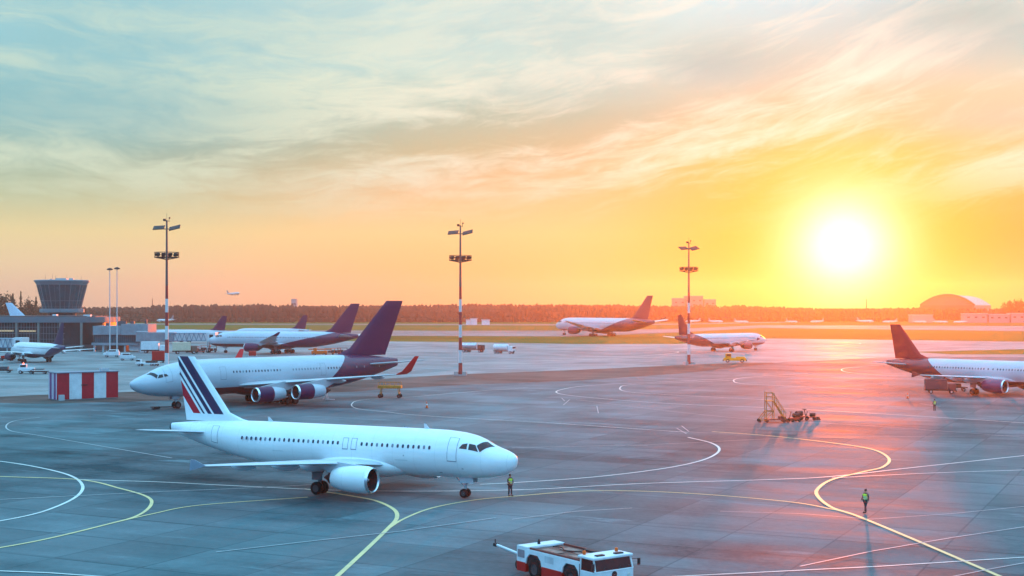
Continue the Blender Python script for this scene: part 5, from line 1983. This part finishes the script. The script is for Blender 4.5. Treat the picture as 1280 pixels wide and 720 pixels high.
def ground_gear():
    """small things left on the apron"""
    def dolly(label, px, py, rz, s=1.0):
        root = thing('equipment_dolly', label, 'dolly', G(px, py, .04), rz, 'small dollies on the sunlit apron', s)
        MB().box((0, 0, .45), (1.5, .8, .14)).build('bed', mat('oxide_red', (.3, .04, .03), .6), root)
        MB().tube((.7, 0, .5), (.5, 0, 1.25), .05, n=6).tube((.5, -.3, 1.25), (.5, .3, 1.25), .04, n=6).build('handle', M_DARK, root)
        MB().lathe([(-.4, .02), (-.4, .28), (.4, .28), (.4, .02)], (-.25, 0, .8), 'X', 14).build('cylinder_tank', M_DARK, root, True, 50)
        for x in (-.5, .5):
            for sd in (-1, 1):
                wheel((x, sd * .4, .22), .22, .12, root, True)
    dolly('dark red dolly with upright handle, nearest to the yellow stair tower', 993, 527.5, R(200), 1.15)
    dolly('dark dolly with tank, second from the stair tower', 1001, 526, R(30), 1.3)
    dolly('small dark dolly standing apart, farther right of the stair tower', 1013.5, 525.5, R(160), 1.0)

    def chock(label, px, py, rz, s=1.0):
        root = thing('wheel_chock', label, 'chock', G(px, py, .05), rz, 'chocks on the apron', s)
        MB().prism([(-.35, 0), (.35, 0), (.1, .35), (-.1, .35)], -.2, .2, Matrix.Rotation(R(90), 4, 'X')).build('block', M_DARK, root)
        MB().tube((0, .22, .33), (0, -.22, .33), .025, n=6).build('grip', M_YEL, root)
    chock('dark wheel chock at the far right end of the row of dollies', 1022, 525, R(20), 1.2)
    chock('dark wheel chock on the ground in front of the nose gear of the four-engined jet', 193, 512, R(50), 1.3)

    def cone(label, px, py, h=.8, k=1.0):
        root = thing('traffic_cone', label, 'traffic cone', G(px, py, .05), 0, 'cones on the apron', k)
        MB().box((0, 0, .03), (.42, .42, .06), bev=.01).build('foot', M_DARK, root)
        MB().lathe([(.06, .17), (h, .04), (h + .01, .01)], n=14, axis='Z').build('cone_body', M_ORANGE, root, True, 50)
        MB().lathe([(h * .45, .118), (h * .65, .09)], (0, 0, 0), 'Z', 14).build('reflective_band', M_WHITE, root, True)
    cone('small dark orange cone alone on the apron right of the yellow stand', 533.5, 510.5, .9, 1.2)
    cone('small cone standing below the wingtip of the jet at the right edge', 1134.5, 498.5, .9, 1.1)
    # dismounted tow bar by the nose gear
    root = thing('ground_tow_bar', 'dark tow bar lying on the apron before the nose gear of the four-engined jet', 'tow bar', G(203, 511.5, .05), R(5))
    MB().tube((-1.9, 0, .3), (1.6, 0, .34), .07, n=8).build('bar', M_DARK, root, True)
    MB().box((1.75, 0, .34), (.4, .3, .25), bev=.04).build('tow_head', M_DARK, root)
    MB().tube((-.6, -.4, .22), (-.6, .4, .22), .04, n=6).build('axle', M_DARK, root)
    for sd in (-1, 1):
        wheel((-.6, sd * .4, .2), .2, .12, root, True)
    # step ladder by the outer engine of the four-engined jet
    root = thing('step_ladder', 'thin work ladder standing behind the outer engine of the four-engined jet', 'ladder', G(407, 500.5, .05), R(-10))
    m = MB()
    for y in (-.35, .35):
        m.tube((-.5, y, 0), (0, y, 1.7), .03, n=5).tube((.5, y, 0), (0, y, 1.7), .03, n=5)
    for i in range(1, 6):
        m.box((-.5 + .5 * i / 6, 0, 1.7 * i / 6), (.12, .7, .03))
    m.box((0, 0, 1.72), (.4, .8, .05))
    m.build('frame', M_GREYP, root)
    m = MB().box((.8, 0, .12), (1.6, .5, .12)).build('foot_bar', M_GREYP, root)


ground_gear()
# trucks under the tail of the jet at the right edge, and small tractors by the terminal
box_truck('dark red service truck parked under the tail of the jet at the right edge', 1175, 492, R(-12), mat('dull_red', (.16, .04, .05), .5), mat('dull_red', (.16, .04, .05), .5), .78, 'service_truck')
vehicle('flat_trailer', 'dark flat trailer behind the red service truck, under the right-edge jet', 'trailer', G(1197, 489, .04), R(-10),
        [('bed', (0, 0, .8), (4.0, 1.9, .22), M_DARK, .03), ('load', (-.4, 0, 1.3), (2.2, 1.5, .8), M_LUG, .12)], [(1.2, .85, .36), (-1.2, .85, .36)], None, .9)
bv = vehicle('beacon_tractor', 'low airport tractor with glowing red beacon near the blue-tailed jet', 'tractor', G(33, 467, .03), R(10),
             [('body', (0, 0, .85), (3.4, 1.7, .7), M_WHITE, .1), ('cab', (-.6, 0, 1.55), (1.4, 1.5, .9), M_LGREY, .12), ('cab_window', (-.55, 0, 1.65), (1.2, 1.56, .45), M_GLASS, .03)], [(1.1, .8, .36), (-1.1, .8, .36)], None, 1.15)
MB().lathe([(0, .16), (.2, .16), (.32, .02)], (-.6, 0, 2.0), 'Z', 12).build('beacon', mat('red_beacon', (.8, .05, .03), .3, emit=(1, .12, .06), estr=6), bv, True)
for px, py, dg, lab in ((48, 467.5, 5, 'low flat dolly hitched right of the tractor with the red beacon'), (3, 466, 8, 'dark dolly with frames cut by the left edge below the blue-tailed jet'), (8, 451, 0, 'dolly with red load under the left-edge jet bridge')):
    vehicle('cargo_dolly', lab, 'dolly', G(px, py, .03), R(dg), [('bed', (0, 0, .55), (4.2, 1.7, .2), M_DARK, .03), ('load', (0, 0, 1.05), (2.6, 1.4, .7 if px != 48 else .2), M_RED if px == 8 else M_PANELD, .08), ('drawbar', (-2.6, 0, .5), (1.0, .1, .1), M_DARK, 0)],
            [(1.4, .75, .26), (-1.4, .75, .26)], 'dollies by the blue-tailed jet', 1.1)


# ------------------------------------------------------------------ people
def skin_mesh(name, joints, edges, m, parent, sub=2):
    """continuous skinned figure from joints {name: ((x,y,z), rx, ry)}"""
    keys = list(joints)
    me = bpy.data.meshes.new(name)
    me.from_pydata([joints[k][0] for k in keys], [(keys.index(a), keys.index(b)) for a, b in edges], [])
    o = bpy.data.objects.new(name, me)
    COL.objects.link(o)
    md = o.modifiers.new('skin', 'SKIN')
    md.use_smooth_shade = True
    if not me.skin_vertices:
        bm = bmesh.new()
        bm.from_mesh(me)
        bm.verts.layers.skin.verify()
        bm.to_mesh(me)
        bm.free()
    for i, k in enumerate(keys):
        sv = me.skin_vertices[0].data[i]
        sv.radius = (joints[k][1], joints[k][2])
        sv.use_root = (i == 0)
    s = o.modifiers.new('sub', 'SUBSURF')
    s.levels = s.render_levels = sub
    dg = bpy.context.evaluated_depsgraph_get()
    nm = bpy.data.meshes.new_from_object(o.evaluated_get(dg))
    o.modifiers.clear()
    o.data = nm
    nm.materials.clear()
    nm.materials.append(m)
    for p in nm.polygons:
        p.use_smooth = True
    o.parent = parent
    return o


M_SKIN = mat('skin', (.45, .26, .18), .55)
M_VEST = mat('hi_vis_vest', (.46, .68, .04), .6, var=.1)
M_TROU = mat('dark_trousers', (.02, .022, .03), .8)
M_HAIR = mat('dark_hair', (.015, .012, .01), .8)
M_SHOE = mat('black_shoe', (.015, .015, .015), .5)
M_SLEEVE = mat('dark_sleeve', (.04, .05, .06), .8)
M_TAPE = mat('silver_tape', (.6, .6, .6), .3)


def person(label, loc, rz, stride=0.0, arm=0.0, k=1.0, cap=None):
    """faces local +x; stride = half step length, arm = how far the hands are drawn to the front"""
    root = thing('person', label, 'person', loc, rz, None, k)
    hx = stride
    J = {'pelvis': ((0, 0, .96), .125, .15), 'waist': ((0, 0, 1.1), .115, .145), 'chest': ((.01, 0, 1.32), .125, .18), 'collar': ((0, 0, 1.46), .07, .09), 'neck': ((.01, 0, 1.53), .052, .055),
         'jaw': ((.035, 0, 1.60), .062, .06), 'brow': ((.02, 0, 1.69), .088, .076), 'crown': ((.0, 0, 1.77), .055, .052)}
    E = [('pelvis', 'waist'), ('waist', 'chest'), ('chest', 'collar'), ('collar', 'neck'), ('neck', 'jaw'), ('jaw', 'brow'), ('brow', 'crown')]
    legs = {}
    for sd, n in ((1, 'l'), (-1, 'r')):
        fx = hx * sd
        J['hip' + n] = ((0, sd * .09, .90), .085, .09)
        J['knee' + n] = ((fx * .62 + .03, sd * .10, .50), .058, .058)
        J['ankle' + n] = ((fx * 1.0, sd * .105, .09), .04, .042)
        J['toe' + n] = ((fx * 1.0 + .17, sd * .12, .045), .035, .045)
        J['sho' + n] = ((0, sd * .19, 1.44), .058, .06)
        J['elb' + n] = ((-.03 + arm * .10 - hx * sd * .25, sd * .27, 1.15), .043, .043)
        J['wri' + n] = ((.06 + arm * .24 - hx * sd * .55, sd * (.27 - arm * .15), .93 + arm * .14), .028, .032)
        E += [('pelvis', 'hip' + n), ('hip' + n, 'knee' + n), ('knee' + n, 'ankle' + n), ('ankle' + n, 'toe' + n), ('collar', 'sho' + n), ('sho' + n, 'elb' + n), ('elb' + n, 'wri' + n)]
        w = Vector(J['wri' + n][0])
        f = (w - Vector(J['elb' + n][0])).normalized()
        pal = w + f * .085
        J['palm' + n] = (tuple(pal), .02, .038)
        E.append(('wri' + n, 'palm' + n))
        for q, (off, ln) in enumerate(((-.028, .07), (-.009, .085), (.01, .08), (.028, .062))):
            a = pal + Vector((off, 0, -.005))
            b = a + f * ln * .6
            c = b + f * ln * .4 + Vector((.008, -sd * .018, 0))
            J[f'f{q}a{n}'] = (tuple(a + f * .012), .010, .010)
            J[f'f{q}b{n}'] = (tuple(b), .009, .009)
            J[f'f{q}c{n}'] = (tuple(c), .008, .008)
            E += [('palm' + n, f'f{q}a{n}'), (f'f{q}a{n}', f'f{q}b{n}'), (f'f{q}b{n}', f'f{q}c{n}')]
        t0 = w + f * .03 + Vector((.035, 0, 0))
        J['th' + n] = (tuple(t0), .011, .011)
        J['ti' + n] = (tuple(t0 + f * .05 + Vector((.018, -sd * .01, 0))), .009, .009)
        E += [('wri' + n, 'th' + n), ('th' + n, 'ti' + n)]
    skin_mesh('body', J, E, M_SKIN, root, 2)
    g = 1.14

    def grow(keys, f=g, add=.012):
        return {q: (J[q][0], J[q][1] * f + add, J[q][2] * f + add) for q in keys}
    tk = ['pelvis', 'hipl', 'hipr', 'kneel', 'kneer', 'anklel', 'ankler']
    JJ = grow(tk)
    for n in 'lr':
        JJ['ankle' + n] = (J['ankle' + n][0], .062, .066)
    skin_mesh('trousers', JJ, [('pelvis', 'hipl'), ('pelvis', 'hipr'), ('hipl', 'kneel'), ('hipr', 'kneer'), ('kneel', 'anklel'), ('kneer', 'ankler')], M_TROU, root)
    ak = ['collar', 'shol', 'shor', 'elbl', 'elbr', 'wril', 'wrir']
    JJ = grow(ak, 1.12, .012)
    skin_mesh('sleeves', JJ, [('collar', 'shol'), ('collar', 'shor'), ('shol', 'elbl'), ('shor', 'elbr'), ('elbl', 'wril'), ('elbr', 'wrir')], M_SLEEVE, root)
    JJ = {'a': ((0, 0, .93), .155, .185), 'b': ((0, 0, 1.1), .15, .185), 'c': ((.01, 0, 1.32), .16, .215), 'd': ((0, 0, 1.455), .09, .13),
          'l': ((0, .17, 1.43), .075, .08), 'r': ((0, -.17, 1.43), .075, .08)}
    v = skin_mesh('safety_vest', JJ, [('a', 'b'), ('b', 'c'), ('c', 'd'), ('d', 'l'), ('d', 'r')], M_VEST, root)
    for z in (1.08, 1.22):
        ry, rx = (.195, .162) if z < 1.1 else (.212, .168)
        ringp = [[Vector((rx * math.cos(6.2832 * i / 24), ry * math.sin(6.2832 * i / 24), z + dz)) for i in range(24)] for dz in (-.025, .025)]
        MB().rings(ringp, False, False).build('reflective_band', M_TAPE, v, True)
    hr = MB()
    for i in range(5):
        pass
    rr = [[Vector((.012 - .012 * q + r * 1.05 * math.cos(6.2832 * i / 16) - .004, r * .93 * math.sin(6.2832 * i / 16), z + (.03 if math.cos(6.2832 * i / 16) > .3 and q < 2 else 0))) for i in range(16)]
          for q, (r, z) in enumerate(((.094, 1.66), (.103, 1.72), (.095, 1.78), (.06, 1.825), (.01, 1.84)))]
    hr.rings(rr).build('hair' if cap is None else 'helmet', cap or M_HAIR, root, True)
    # face
    for sd in (-1, 1):
        MB().lathe([(-.008, .002), (0, .011), (.008, .002)], (.108, sd * .032, 1.675), 'X', 10).build('eye', M_DARK, root, True)
        MB().lathe([(-.012, .01), (0, .032), (.012, .01)], (.0, sd * .085, 1.66), 'Y', 10).build('ear', M_SKIN, root, True)
        MB().box((J['toe' + ('l' if sd > 0 else 'r')][0][0] - .07, sd * .113, .05), (.29, .10, .10), bev=.03).build('shoe', M_SHOE, root, True)
    MB().rings([[Vector((.10, -.018, 1.615)), Vector((.10, .018, 1.615)), Vector((.135, 0, 1.625))], [Vector((.10, -.008, 1.68)), Vector((.10, .008, 1.68)), Vector((.112, 0, 1.68))]]).build('nose', M_SKIN, root)
    MB().box((.098, 0, 1.59), (.012, .05, .008)).build('mouth', mat('lips', (.3, .1, .09), .5), root)


person('worker in lime vest and dark trousers standing just below the nose of the white jet', G(637.6, 620.4, .05), R(-60), .05, .9, 1.05)
person('worker in lime vest walking alone on the curved yellow line, lower right', G(1082.0, 641.5, .05), R(215), .17, .2, 1.05)
person('worker in lime vest standing near the red-tailed jet at the right edge', G(1168.2, 513.8, .05), R(100), .04, .4, 1.02)
